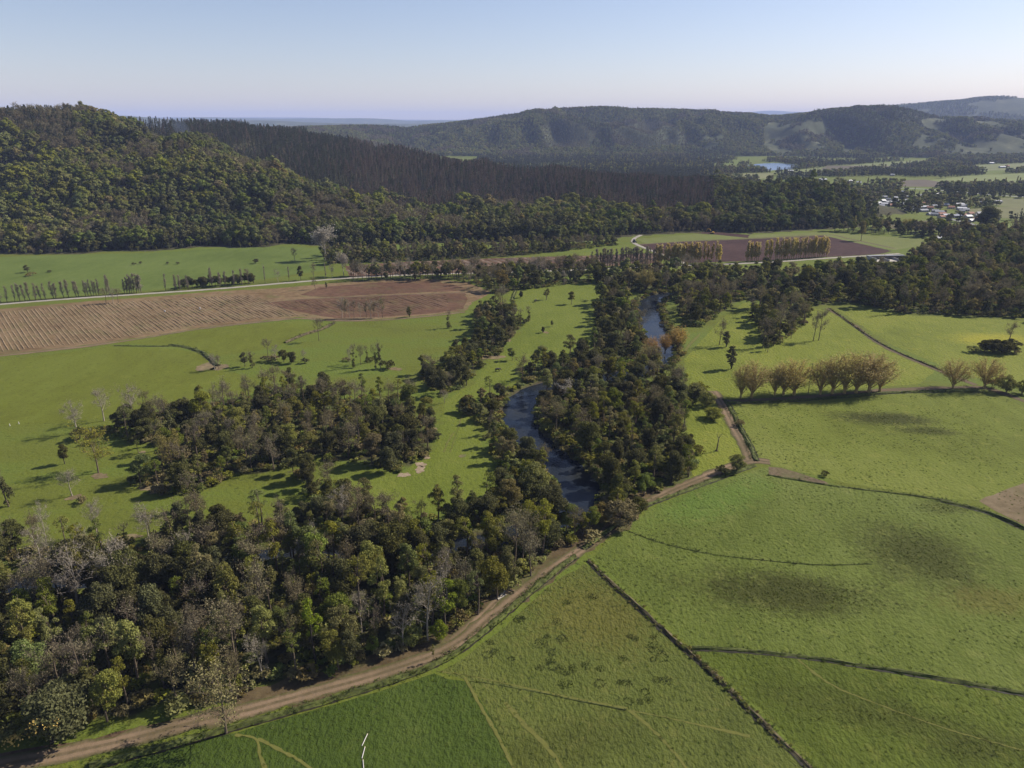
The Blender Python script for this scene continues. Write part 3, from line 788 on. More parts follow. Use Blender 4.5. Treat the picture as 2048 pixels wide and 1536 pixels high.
# grassed banks and ditches along the roads and between the fields
M_BANK = plain_mat('bank_grass', (0.062, 0.072, 0.018), 0.95, 0.6, 0.9)
M_DITCH = plain_mat('ditch_mud', (0.020, 0.017, 0.010), 0.7, 0.4, 0.7)
M_HEDGE = plain_mat('bank_brush', (0.080, 0.064, 0.034), 0.95, 0.5, 0.8)
DITCH = [
    ('roadside ditch', [(180, 1532), (330, 1492), (480, 1450), (620, 1410), (740, 1374), (850, 1336), (920, 1298), (990, 1243), (1080, 1166), (1150, 1112)], 0.85, 0.5, M_BANK),
    ('roadside ditch', [(1165, 1098), (1232, 1048), (1270, 1020), (1330, 996), (1400, 970), (1460, 948), (1508, 930)], 0.8, 0.45, M_BANK),
    ('ditch', [(1178, 1122), (1230, 1172), (1290, 1225), (1350, 1280), (1420, 1340), (1500, 1418), (1560, 1478), (1630, 1545), (1700, 1620)], 0.6, 0.38, M_HEDGE),
    ('ditch', [(1372, 1296), (1450, 1298), (1600, 1312), (1750, 1335), (1900, 1360), (2060, 1390), (2300, 1440)], 0.6, 0.4, M_BANK),
    ('ditch', [(1535, 950), (1640, 968), (1700, 976), (1800, 988), (1900, 1002)], 0.5, 0.3, M_BANK),
    ('ditch', [(1880, 1000), (1960, 1020), (2000, 1035), (2060, 1062), (2200, 1120)], 0.9, 0.5, M_BANK),
    ('ditch', [(1250, 1060), (1320, 1085), (1420, 1108), (1540, 1122), (1640, 1130), (1740, 1128)], 0.22, 0.14, M_BANK),
    ('roadside ditch', [(1512, 922), (1500, 893), (1480, 857), (1462, 820), (1450, 800)], 0.9, 0.55, M_BANK),
    ('lane verge', [(1452, 806), (1560, 803), (1660, 796), (1780, 786), (1900, 783), (1960, 784)], 0.9, 0.5, M_BANK),
    ('ditch', [(340, 690), (372, 694), (400, 703), (420, 716), (436, 732)], 1.4, 0.7, M_BANK),
    ('ditch', [(230, 691), (280, 692), (340, 692)], 0.8, 0.3, M_BANK),
    ('field edge', [(668, 645), (640, 660), (600, 672), (570, 686)], 1.2, 0.6, M_HEDGE),
    ('field edge', [(940, 1362), (1000, 1370), (1080, 1385), (1160, 1402), (1250, 1420)], 0.25, 0.10, M_BANK),
    ('field edge', [(1660, 617), (1760, 686), (1880, 740), (1905, 752)], 0.6, 0.35, M_HEDGE),
    ('field edge', [(1030, 620), (1024, 600), (1030, 582)], 0.9, 0.6, M_BANK),
]
for i, (nm, ln, hw, hg, mt) in enumerate(DITCH):
    o = bank('grass_bank', GL(ln), hw, hg, 0.0, mt, seed=50 + i, step=0.9 if i < 3 else 1.2)
    o['kind'] = 'structure'
    if hw > 0.55:
        pl = GL(ln)
        d = np.gradient(pl, axis=0); d /= np.linalg.norm(d, axis=1)[:, None]
        off = pl + np.column_stack([-d[:, 1], d[:, 0]]) * (-(hw + 0.18) if pl[-1, 0] > pl[0, 0] else (hw + 0.18))
        strip('ditch', off, 0.35, 0.052 + 0.001 * i, M_DITCH, jitter=0.12, step=1.0, seed=80 + i, wvar=0.5)

# sandy bare patches
M_PATCH = soil_mat('worn_patch', (0.10, 0.075, 0.04), (0.15, 0.115, 0.065), (0.20, 0.155, 0.09), 0.5, 0.4, 0.9)
M_SAND = soil_mat('sand', (0.1584, 0.1224, 0.0792), (0.2304, 0.18, 0.1224), (0.3024, 0.2448, 0.1728), 0.6, 0.4)
for i, (u, v, ru, rv) in enumerate([(853, 914, 8, 4), (842, 929, 10, 5), (840, 939, 11, 6), (808, 950, 11, 5), (290, 976, 14, 5), (310, 982, 10, 5), (148, 995, 12, 6), (200, 952, 18, 5), (866, 866, 9, 10), (980, 714, 26, 5), (790, 738, 14, 3),
                                    (1010, 680, 10, 6), (1092, 665, 6, 2), (285, 905, 7, 3), (925, 912, 8, 3), (415, 733, 26, 7), (255, 1075, 26, 6), (440, 735, 16, 5), (930, 560, 1, 1)]):
    th = np.linspace(0, 2 * math.pi, 26, endpoint=False)
    x, y = G(u, v); x2, _ = G(u + ru, v); _, y2 = G(u, v - rv)
    rr = np.random.default_rng(300 + i)
    rad = 1 + 0.22 * np.sin(th * 2 + rr.uniform(0, 6)) + 0.16 * np.sin(th * 5 + rr.uniform(0, 6)) + rr.normal(0, 0.06, 26)
    sheet('sand_patch', np.column_stack([x + (x2 - x) * rad * np.cos(th), y + (y2 - y) * rad * np.sin(th)]), 0.055, M_SAND if i < 4 else M_PATCH, rough=0.1, step=1, seed=i)

# crop rows: low ridges of earth and stubble
def crop_rows(name, poly, ang, gap, half, hgt, mat, z0, seed, skip=0.0):
    rr = np.random.default_rng(seed)
    poly = np.asarray(poly)
    cs, sn = math.cos(ang), math.sin(ang)
    loc = np.column_stack([poly[:, 0] * cs + poly[:, 1] * sn, -poly[:, 0] * sn + poly[:, 1] * cs])
    mb = MB()
    for yy in np.arange(loc[:, 1].min(), loc[:, 1].max(), gap):
        yy += rr.normal(0, gap * 0.05)
        xs_ = []
        for a, b in zip(loc, np.roll(loc, -1, 0)):
            if (a[1] > yy) != (b[1] > yy):
                xs_.append(a[0] + (b[0] - a[0]) * (yy - a[1]) / (b[1] - a[1]))
        xs_.sort()
        for x0, x1 in zip(xs_[::2], xs_[1::2]):
            x0 += rr.uniform(0.5, 3.5); x1 -= rr.uniform(0.5, 3.5)
            if x1 - x0 < 4 or rr.random() < skip:
                continue
            n = max(2, int((x1 - x0) / 5))
            t = np.linspace(x0, x1, n)
            h = hgt * rr.uniform(0.5, 1.4, n); w = half * rr.uniform(0.7, 1.2, n)
            h[rr.random(n) < 0.08] = 0.02
            wob = rr.normal(0, 0.04, n)
            pts = []
            for c_, hh in ((-1, 0), (0, 1), (1, 0)):
                X, Y = t, yy + wob + w * c_
                pts.append(np.column_stack([X * cs - Y * sn, X * sn + Y * cs, z0 - 0.02 + h * hh]))
            v = np.stack(pts, 1).reshape(-1, 3)
            f = []
            for i in range(n - 1):
                for j in range(2):
                    f.append((i * 3 + j, (i + 1) * 3 + j, (i + 1) * 3 + j + 1, i * 3 + j + 1))
            mb.add(v, f)
    o = link(name, mb.mesh(name), [mat])
    o['kind'] = 'stuff'
    return o

M_ROW = soil_mat('row_stubble', (0.120, 0.086, 0.048), (0.165, 0.120, 0.071), (0.205, 0.155, 0.096), 0.5, 0.3)
M_ROW2 = soil_mat('row_vine', (0.072, 0.054, 0.0324), (0.1008, 0.0756, 0.0446), (0.1368, 0.1044, 0.0648), 0.5, 0.3, 0.5)
M_ROW3 = soil_mat('row_pale', (0.144, 0.1008, 0.072), (0.1872, 0.1368, 0.1008), (0.216, 0.1656, 0.1224), 0.5, 0.3)
a0, a1 = np.array(G(10, 625)), np.array(G(58, 698))
ROW_ANG = math.atan2(*(a1 - a0)[::-1])
left = [(-400, 660), (0, 623), (170, 608), (300, 600), (430, 592), (500, 588), (540, 604), (620, 632), (540, 637), (400, 652), (300, 668), (200, 683), (100, 695), (0, 706), (-400, 748)]
tag(crop_rows('crop_rows', GL(left), ROW_ANG, 2.0, 0.55, 0.26, M_ROW, 0.016, 1, 0.03), 'pale straw rows across the left ploughed field', 'crop rows')
tag(crop_rows('crop_rows', GL([(530, 609), (600, 601), (760, 593), (900, 588), (900, 615), (760, 630), (670, 632), (625, 625)]), ROW_ANG, 2.7, 0.5, 0.22, M_SOIL, 0.030, 2, 0.05), 'faint brown furrow ridges in the reddish ploughed field', 'crop rows')
b0, b1 = np.array(G(760, 530)), np.array(G(800, 548))
tag(crop_rows('crop_rows', GL(VINE), math.atan2(*(b1 - b0)[::-1]), 6.5, 1.5, 0.5, M_ROW3, 0.016, 3), 'pale stripes of the narrow field beyond the gravel road', 'crop rows')

# far valley patchwork
FARF = [([(1540, 345), (1640, 335), (1740, 327), (1860, 319), (1855, 328), (1760, 336), (1700, 345), (1600, 352)], (0.15, 0.17, 0.06)), ([(1655, 331), (1790, 332), (1740, 341), (1640, 340)], (0.10, 0.085, 0.055)),
        ([(1830, 364), (1930, 352), (2080, 345), (2080, 373), (1960, 372), (1880, 372)], (0.16, 0.185, 0.06)), ([(1800, 361), (1850, 359), (1900, 368), (1870, 374), (1805, 373)], (0.11, 0.09, 0.065)),
        ([(1880, 397), (1960, 395), (2080, 398), (2080, 420), (1990, 410), (1900, 404)], (0.14, 0.145, 0.06)), ([(1920, 420), (1990, 414), (2080, 412), (2080, 441), (2000, 436)], (0.15, 0.15, 0.065)),
        ([(1768, 432), (1850, 432), (1900, 446), (1880, 460), (1770, 458)], (0.10, 0.088, 0.042)), ([(1440, 352), (1500, 346), (1548, 346), (1545, 357), (1470, 360)], (0.17, 0.175, 0.075)),
        ([(1990, 450), (2040, 448), (2040, 459), (1985, 459)], (0.15, 0.19, 0.045)), ([(1930, 331), (2080, 325), (2080, 338), (1960, 342)], (0.15, 0.165, 0.065)),
        ([(1380, 316), (1470, 312), (1480, 315), (1390, 319)], (0.15, 0.17, 0.07)), ([(1110, 345), (1160, 343), (1150, 348), (1115, 349)], (0.16, 0.16, 0.08))]
for i, (pl, c_) in enumerate(FARF):
    c_ = tuple(q * 0.8 for q in c_)
    sheet('far_field', GL(pl), 0.05 + 0.01 * i, soil_mat('far_field_soil_%d' % i, tuple(q * 0.85 for q in c_), c_, tuple(q * 1.15 for q in c_), 0.02, 0.0), rough=3, step=20, seed=400 + i)
strip('highway', GL([(1800, 376), (1860, 379), (1920, 384), (1990, 390), (2080, 396)]), 9, 0.10, plain_mat('asphalt_worn', (0.22, 0.22, 0.22), 0.9, 0.15, 0.1), jitter=0.3, step=10)
strip('village_street', GL([(1780, 424), (1850, 430), (1900, 438), (1960, 452), (2010, 462)]), 6, 0.08, plain_mat('asphalt_street', (0.16, 0.16, 0.17), 0.9, 0.15, 0.1), jitter=0.3, step=8)

# ------------------------------------------------------------------ tree prototypes
def unit(n, r):
    d = r.normal(size=(n, 3))
    return d / (np.linalg.norm(d, axis=1)[:, None] + 1e-9)

def leaf_quads(cen, outw, size, r, spread=0.85):
    n = len(cen)
    nm = outw * 0.75 + unit(n, r) * spread
    nm /= np.linalg.norm(nm, axis=1)[:, None] + 1e-9
    a = np.cross(nm, unit(n, r)); a /= np.linalg.norm(a, axis=1)[:, None] + 1e-9
    b = np.cross(nm, a)
    s = (size * r.uniform(0.6, 1.35, n))[:, None]
    return np.stack([cen + a * s * 0.62, cen + b * s * 0.42, cen - a * s * 0.62, cen - b * s * 0.42], 1)

def clump_leaves(clumps, per, size, r, squash=0.8, spread=0.85):
    q = []
    for cx, cy, cz, rad in clumps:
        n = max(6, int(per * rad * rad))
        d = unit(n, r)
        d[:, 2] = np.where(d[:, 2] < -0.35, -d[:, 2], d[:, 2])
        pos = d * (rad * (0.5 + 0.5 * np.sqrt(r.random(n))) * r.uniform(0.8, 1.2, n))[:, None]
        pos[:, 2] *= squash
        q.append(leaf_quads(pos + (cx, cy, cz), d, size, r, spread))
    return np.concatenate(q)

def limb(mb, a, b, r0, r1, r, bend=0.12, n=5, sides=4, mi=0):
    a, b = np.asarray(a, float), np.asarray(b, float)
    t = np.linspace(0, 1, n)[:, None]
    L = np.linalg.norm(b - a)
    side = unit(1, r) * L * bend
    pts = a + (b - a) * t + side * np.sin(t * math.pi) + np.array([0, 0, 1]) * L * 0.05 * np.sin(t * math.pi)
    mb.tube(pts, np.linspace(r0, r1, n), sides, mi)
    return pts

def ribbons(a, b, w, r):
    n = len(a)
    d = b - a
    s = np.cross(d, unit(n, r)); s /= np.linalg.norm(s, axis=1)[:, None] + 1e-9
    w = np.broadcast_to(w, (n,))[:, None]
    return np.stack([a - s * w / 2, a + s * w / 2, b + s * w / 6, b - s * w / 6], 1)

def t_leafy(seed, H=12, z0=3.0, rx=3.2, n=26, size=0.30, per=175, lean=0.4, sparse=1.0, stems=1, cr=(0.9, 1.7), spread=0.7):
    r = np.random.default_rng(seed)
    tr, cl = MB(), []
    tops = []
    for s in range(stems):
        ox, oy = (r.normal(0, rx * 0.35, 2) if stems > 1 else r.normal(0, lean, 2))
        h = H * (r.uniform(0.7, 0.95) if stems > 1 and s else 0.9)
        tops.append((ox, oy, h))
        limb(tr, (ox * 0.12, oy * 0.12, -0.4), (ox, oy, h), 0.26 * H / 12 / stems ** 0.4, 0.05, r, 0.05, 7, 6)
    zc, rz = (z0 + H) / 2, (H - z0) / 2
    for i in range(n):
        ox, oy, h = tops[i % stems]
        d = unit(1, r)[0]
        k_ = r.uniform(0.35, 1.0) ** 0.6
        wid = rx * (0.6 if stems > 1 else 1.0)
        zz = zc + d[2] * rz * k_ * 0.85
        fr = math.sqrt(max(0.1, 1 - ((zz - zc) / rz) ** 2))
        cx, cy = ox * 0.8 + d[0] * wid * k_ * fr, oy * 0.8 + d[1] * wid * k_ * fr
        rad = r.uniform(*cr) * (rx / 3.2) ** 0.5
        cl.append((cx, cy, zz, rad))
        if i % 2 == 0:
            zt = max(z0 * 0.6, zz - r.uniform(0.8, 2.5))
            limb(tr, (ox * zt / H, oy * zt / H, zt), (cx, cy, zz), 0.09, 0.02, r, 0.1, 4, 3)
    q = clump_leaves(cl, per * sparse, size, r, 0.8, spread)
    cw = MB().quads(q)
    return tr, cw

def t_bare(seed, H=12, z0=3.5, rx=3.0, bark='brown', fuzz=700, fsize=0.17, twigw=0.05, nl=12, upw=0.55):
    r = np.random.default_rng(seed)
    tr, cw = MB(), MB()
    lean = r.normal(0, 0.5, 2)
    tp = limb(tr, (0, 0, -0.4), (lean[0], lean[1], H * 0.92), 0.24 * H / 12, 0.03, r, 0.05, 9, 6)
    A, B = [], []
    tips = []
    for i in range(nl):
        f = r.uniform(z0 / H, 0.86)
        p0 = np.array([np.interp(f, np.linspace(0, 1, 9), tp[:, j]) for j in range(3)])
        az = r.uniform(0, 2 * math.pi)
        L = rx * (1.15 - 0.75 * abs(f - 0.45)) * r.uniform(0.75, 1.2)
        p1 = p0 + np.array([math.cos(az) * L, math.sin(az) * L, L * r.uniform(upw * 0.5, upw * 1.9)])
        pts = limb(tr, p0, p1, 0.085 * (1.1 - f), 0.02, r, 0.14, 5, 3)
        for j in range(6):
            t = r.uniform(0.3, 1.0)
            q0 = np.array([np.interp(t, np.linspace(0, 1, 5), pts[:, c]) for c in range(3)])
            q1 = q0 + unit(1, r)[0] * L * 0.34 + np.array([0, 0, L * 0.22])
            A.append(q0); B.append(q1)
            for m in range(5):
                s0 = q0 + (q1 - q0) * r.uniform(0.25, 1)
                s1 = s0 + unit(1, r)[0] * 0.55 + np.array([0, 0, 0.35])
                A.append(s0); B.append(s1); tips.append(s1)
    top = tp[-3:]
    for j in range(40):
        q0 = top[r.integers(3)] + r.normal(0, 0.05, 3); q1 = q0 + unit(1, r)[0] * 0.8 + np.array([0, 0, 0.7])
        A.append(q0); B.append(q1); tips.append(q1)
    cw.quads(ribbons(np.array(A), np.array(B), twigw, r), 0)
    tips = np.array(tips)
    if fuzz:
        c_ = tips[r.integers(0, len(tips), fuzz)] + r.normal(0, 0.35, (fuzz, 3))
        cw.quads(leaf_quads(c_, unit(fuzz, r), fsize, r), 1)
    return tr, cw

def t_ivy(seed, H=12, rx=1.6, top=True):
    r = np.random.default_rng(seed)
    tr, cw = t_bare(seed, H, H * 0.55, 2.2, fuzz=260, nl=9)
    cl = []
    for i in range(13):
        z = r.uniform(0.6, H * 0.72)
        cl.append((r.normal(0, rx * 0.4), r.normal(0, rx * 0.4), z, r.uniform(0.6, 1.15) * (1.15 - 0.5 * z / H)))
    cw.quads(clump_leaves(cl, 110, 0.36, r, 1.0), 2)
    return tr, cw

def t_poplar(seed, H=18, rx=0.9, fuzz=500, twigw=0.05, fsize=0.2):
    r = np.random.default_rng(seed)
    tr, cw = MB(), MB()
    tp = limb(tr, (0, 0, -0.4), (r.normal(0, 0.4), r.normal(0, 0.4), H * 0.96), 0.22, 0.03, r, 0.02, 8, 5)
    A, B = [], []
    for i in range(46):
        f = r.uniform(0.10, 0.92)
        p0 = np.array([np.interp(f, np.linspace(0, 1, 8), tp[:, j]) for j in range(3)])
        az = r.uniform(0, 2 * math.pi)
        L = H * r.uniform(0.10, 0.20) * (1.1 - 0.6 * f)
        w = rx * r.uniform(0.5, 1.1) * (1.15 - 0.75 * f)
        p1 = p0 + np.array([math.cos(az) * w, math.sin(az) * w, L])
        A.append(p0); B.append(p1)
        for m in range(6):
            s0 = p0 + (p1 - p0) * r.uniform(0.2, 1)
            s1 = s0 + np.append(r.normal(0, 0.22, 2), r.uniform(0.7, 1.7))
            A.append(s0); B.append(s1)
    A, B = np.array(A), np.array(B)
    cw.quads(ribbons(A, B, twigw, r), 0)
    if fuzz:
        t = r.integers(0, len(A), fuzz)
        c_ = A[t] + (B[t] - A[t]) * r.random((fuzz, 1)) + r.normal(0, 0.18, (fuzz, 3))
        cw.quads(leaf_quads(c_, unit(fuzz, r), fsize, r), 1)
    return tr, cw

def t_willow(seed, H=11, rx=4.2, n=1500, fsize=0.24):
    """vase of ascending limbs with a fine golden outer shell of twigs"""
    r = np.random.default_rng(seed)
    tr, cw = MB(), MB()
    limb(tr, (0, 0, -0.4), (0, 0, 1.6), 0.34, 0.28, r, 0.03, 4, 7)
    A, B, cen = [], [], []
    for i in range(22):
        az = i * 2.399 + r.normal(0, 0.2)
        k_ = math.sqrt((i + 0.5) / 22)
        end = np.array([math.cos(az) * rx * 0.85 * k_, math.sin(az) * rx * 0.85 * k_, H * (0.93 - 0.42 * k_ ** 2.2) * r.uniform(0.93, 1.03)])
        pts = limb(tr, (r.normal(0, 0.1), r.normal(0, 0.1), r.uniform(1.0, 1.7)), end, 0.13, 0.025, r, 0.06, 6, 4)
        for j in range(44):
            t = r.uniform(0.32, 1.0)
            q0 = np.array([np.interp(t, np.linspace(0, 1, 6), pts[:, c]) for c in range(3)])
            out = np.array([math.cos(az), math.sin(az), 0.9]) * 0.6 + unit(1, r)[0] * 0.75
            q1 = q0 + out * r.uniform(0.6, 1.9)
            A.append(q0); B.append(q1); cen.append(q0 + (q1 - q0) * r.uniform(0.4, 1.1))
    A, B, cen = np.array(A), np.array(B), np.array(cen)
    cw.quads(ribbons(A, B, 0.075, r), 0)
    c_ = cen[r.integers(0, len(cen), n)] + r.normal(0, 0.35, (n, 3))
    o_ = c_ - np.array([0, 0, H * 0.4]); o_ /= np.linalg.norm(o_, axis=1)[:, None]
    cw.quads(leaf_quads(c_, o_, fsize, r), 1)
    return tr, cw

def t_shrub(seed, H=2.4, rx=1.7, size=0.30, n=9, per=120):
    r = np.random.default_rng(seed)
    tr, cl = MB(), []
    for i in range(n):
        a = r.uniform(0, 2 * math.pi); k_ = math.sqrt(r.random()) * rx * 0.75
        rad = r.uniform(0.45, 0.85) * rx / 1.7
        z = max(rad * 0.5, (H - rad) * (1 - 0.55 * (k_ / rx) ** 2) * r.uniform(0.55, 1.0))
        cl.append((math.cos(a) * k_, math.sin(a) * k_, z, rad))
        limb(tr, (r.normal(0, 0.1), r.normal(0, 0.1), -0.2), (cl[-1][0], cl[-1][1], z), 0.05, 0.015, r, 0.1, 3, 3)
    return tr, MB().quads(clump_leaves(cl, per, size, r, 0.9))

def t_pine(seed, H=18, bare=0.45, rx=1.7, size=0.8, n=230):
    """plantation conifer: bare lower stem, narrow dense top"""
    r = np.random.default_rng(seed)
    tr, cw = MB(), MB()
    limb(tr, (0, 0, -0.5), (r.normal(0, 0.3), r.normal(0, 0.3), H), 0.2, 0.03, r, 0.02, 6, 4)
    f = bare + (1 - bare) * r.random(n) ** 0.8
    w = rx * np.sqrt(np.clip((1.02 - f) / (1.02 - bare), 0, 1)) * np.sqrt(r.random(n))
    az = r.uniform(0, 2 * math.pi, n)
    c_ = np.column_stack([np.cos(az) * w, np.sin(az) * w, f * H])
    o_ = np.column_stack([np.cos(az), np.sin(az), np.full(n, 0.7)]); o_ /= np.linalg.norm(o_, axis=1)[:, None]
    cw.quads(leaf_quads(c_, o_, size, r))
    return tr, cw

def t_dead(seed, H=6):
    r = np.random.default_rng(seed)
    tr, cw = MB(), MB()
    pts = limb(tr, (0, 0, -0.3), (0.35, 0, H * 0.72), 0.26, 0.12, r, 0.04, 6, 6)
    for d in ((-0.5, 0.1, 1.0), (0.55, -0.1, 1.05), (0.2, 0.3, 0.75)):
        q = pts[-1] + np.array(d) * H * 0.26
        limb(cw, pts[-1] - (0, 0, 0.15), q, 0.09, 0.03, r, 0.12, 4, 4)
    for i in range(5):
        z = r.integers(2, 5)
        limb(cw, pts[z], pts[z] + unit(1, r)[0] * (0.9, 0.9, 0.4), 0.05, 0.02, r, 0.1, 3, 3)
    for a in np.linspace(0, 6.28, 6)[:-1]:
        limb(tr, (0, 0, 0.35), (math.cos(a) * 0.7, math.sin(a) * 0.7, -0.1), 0.16, 0.06, r, 0.05, 3, 4)
    return tr, cw

PROTO = {}

def proto(key, kind, H, pair, trunk_mat, crown_mats, crown_part='crown'):
    tr, cw = pair
    mt, mc = tr.mesh(key + '_trunk', True), cw.mesh(key + '_crown')
    mt.materials.append(trunk_mat)
    for m in crown_mats:
        mc.materials.append(m)
    PROTO.setdefault(kind, []).append((mt, mc, H, crown_part))

SHAPES = [dict(H=14, z0=3.0, rx=2.5, n=22, cr=(0.5, 1.6)), dict(H=15, z0=2.4, rx=2.3, n=24, cr=(0.6, 1.4)), dict(H=12, z0=2.4, rx=3.5, n=26, lean=1.0, cr=(0.5, 1.7)), dict(H=13, z0=2.2, rx=3.7, n=28, stems=3, cr=(0.5, 1.5)), dict(H=15, z0=4.5, rx=2.5, n=22, sparse=0.7, cr=(0.5, 1.4)), dict(H=16, z0=6.0, rx=2.9, n=20, sparse=0.5, cr=(0.5, 1.3))]
OLD_SHAPES = [dict(H=12, z0=2.6, rx=3.3, n=26), dict(H=14, z0=2.4, rx=2.7, n=28), dict(H=11, z0=2.4, rx=4.0, n=28, lean=0.9), dict(H=12, z0=2.2, rx=4.2, n=30, stems=3), dict(H=14, z0=4.5, rx=2.6, n=24, sparse=0.75)]
for tone, bk in (('olive', 'brown'), ('green', 'brown'), ('bright', 'dark'), ('brown', 'brown')):
    for i, s in enumerate(SHAPES):
        proto('leafy', 'leafy_' + tone, s['H'], t_leafy(11 + i * 7 + len(tone), **s), BARK[bk], [LEAF[tone]])
for i, s in enumerate([dict(H=11, z0=0.8, rx=3.2, n=30), dict(H=13, z0=1.2, rx=2.6, n=30), dict(H=10, z0=0.6, rx=3.8, n=32, stems=2)]):
    proto('evergreen', 'evergreen', s['H'], t_leafy(71 + i, size=0.30, per=180, **s), BARK['dark'], [LEAF['dark']])
for i in range(4):
    proto('bare_grey', 'bare_grey', 12, t_bare(101 + i, 12, 3.6, 2.9 + 0.3 * (i % 2), nl=14 + i, fuzz=1300, fsize=0.2), BARK['pale'], [BARK['pale'], LEAF['grey']])
    proto('bare_brown', 'bare_brown', 12, t_bare(121 + i, 12, 3.2, 2.8, fuzz=1300, fsize=0.22), BARK['brown'], [BARK['brown'], LEAF['mauve']])
for i in range(3):
    proto('ivy', 'ivy', 12, t_ivy(141 + i, 12 + i), BARK['brown'], [BARK['brown'], LEAF['grey'], LEAF['dark']])
    proto('poplar_bare', 'poplar_bare', 18, t_poplar(151 + i, 18, 1.5, 900, 0.09, 0.34), BARK['brown'], [BARK['pale'], LEAF['grey']])
    proto('poplar_gold', 'poplar_gold', 18, t_poplar(161 + i, 18, 1.5, 1500, 0.10, 0.40), BARK['gold'], [BARK['gold'], LEAF['straw']])
    proto('willow_gold', 'willow_gold', 11, t_willow(171 + i, 11, 4.0 + 0.4 * i, 2600, 0.22), BARK['gold'], [BARK['gold'], LEAF['gold']])
    proto('willow_orange', 'willow_orange', 11, t_willow(181 + i, 10.5, 4.0, 3200, 0.26), BARK['brown'], [BARK['gold'], LEAF['orange']])
    proto('willow_yellow', 'willow_yellow', 12, t_willow(191 + i, 11, 4.8, 4600, 0.27), BARK['brown'], [BARK['gold'], LEAF['yellow']])
    proto('budding', 'budding', 12, t_bare(201 + i, 12, 2.6, 3.9, fuzz=2200, fsize=0.26, nl=17, upw=0.6), BARK['brown'], [BARK['brown'], LEAF['brown' if i else 'yellow']])
    proto('blossom', 'blossom', 10, t_bare(211 + i, 10, 2.0, 3.0, fuzz=1600, fsize=0.3, nl=15), BARK['pale'], [BARK['pale'], LEAF['blossom']])
for i in range(4):
    proto('shrub_dark', 'shrub_dark', 2.4, t_shrub(221 + i), BARK['dark'], [LEAF['dark']])
    proto('shrub_olive', 'shrub_olive', 2.4, t_shrub(231 + i), BARK['brown'], [LEAF['olive']])
    proto('shrub_brown', 'shrub_brown', 2.4, t_shrub(241 + i, per=90), BARK['brown'], [LEAF['brown']])
    proto('shrub_bright', 'shrub_bright', 4.0, t_shrub(251 + i, 4.0, 2.4, 0.34, 14), BARK['brown'], [LEAF['bright']])
for tone in ('brown', 'bright', 'olive', 'dark'):
    for i in range(2):
        proto('bush', 'bush_' + tone, 6, t_leafy(291 + i * 3 + len(tone), H=6, z0=0.1, rx=2.7, n=48, size=0.26, per=150, cr=(0.6, 1.15), lean=0.2), BARK['brown'], [LEAF[tone]])
proto('column', 'column', 10, t_leafy(261, H=10, z0=0.2, rx=1.4, n=64, size=0.28, per=120, lean=0.1, cr=(0.6, 0.95)), BARK['dark'], [LEAF['dark']])
proto('dead', 'dead', 6, t_dead(271), BARK['brown'], [BARK['brown']], 'broken_branches')
s_ = np.random.default_rng(281)
tr_, cw_ = t_leafy(281, H=6.5, z0=0.2, rx=4.0, n=34, size=0.24, per=190, stems=3, cr=(0.8, 1.4))
cw_.quads(clump_leaves([(-2.4, -1.6, 2.2, 0.7), (-1.2, -2.2, 3.0, 0.7), (0.8, -1.8, 4.4, 0.9), (1.9, -1.0, 4.0, 0.7), (-2.8, -0.6, 1.4, 0.6)], 60, 0.2, s_), 1)
proto('mimosa', 'mimosa', 6.5, (tr_, cw_), BARK['dark'], [LEAF['dark'], LEAF['flower']])

TREES = []                                     # every tree standing by itself: kind, x, y, height, zone, label

def poisson(poly, gap, r, margin=0.0):
    lo, hi = poly.min(0), poly.max(0)
    n = int((hi - lo).prod() / gap ** 2 * 6)
    c_ = r.uniform(lo, hi, (n, 2))
    c_ = c_[inside(c_[:, 0], c_[:, 1], poly)]
    cell = {}
    out = []
    for x, y in c_:
        i, j = int(x // gap), int(y // gap)
        if any((x - a) ** 2 + (y - b) ** 2 < gap * gap for di in (-1, 0, 1) for dj in (-1, 0, 1) for a, b in cell.get((i + di, j + dj), ())):
            continue
        cell.setdefault((i, j), []).append((x, y))
        out.append((x, y))
    return np.array(out)

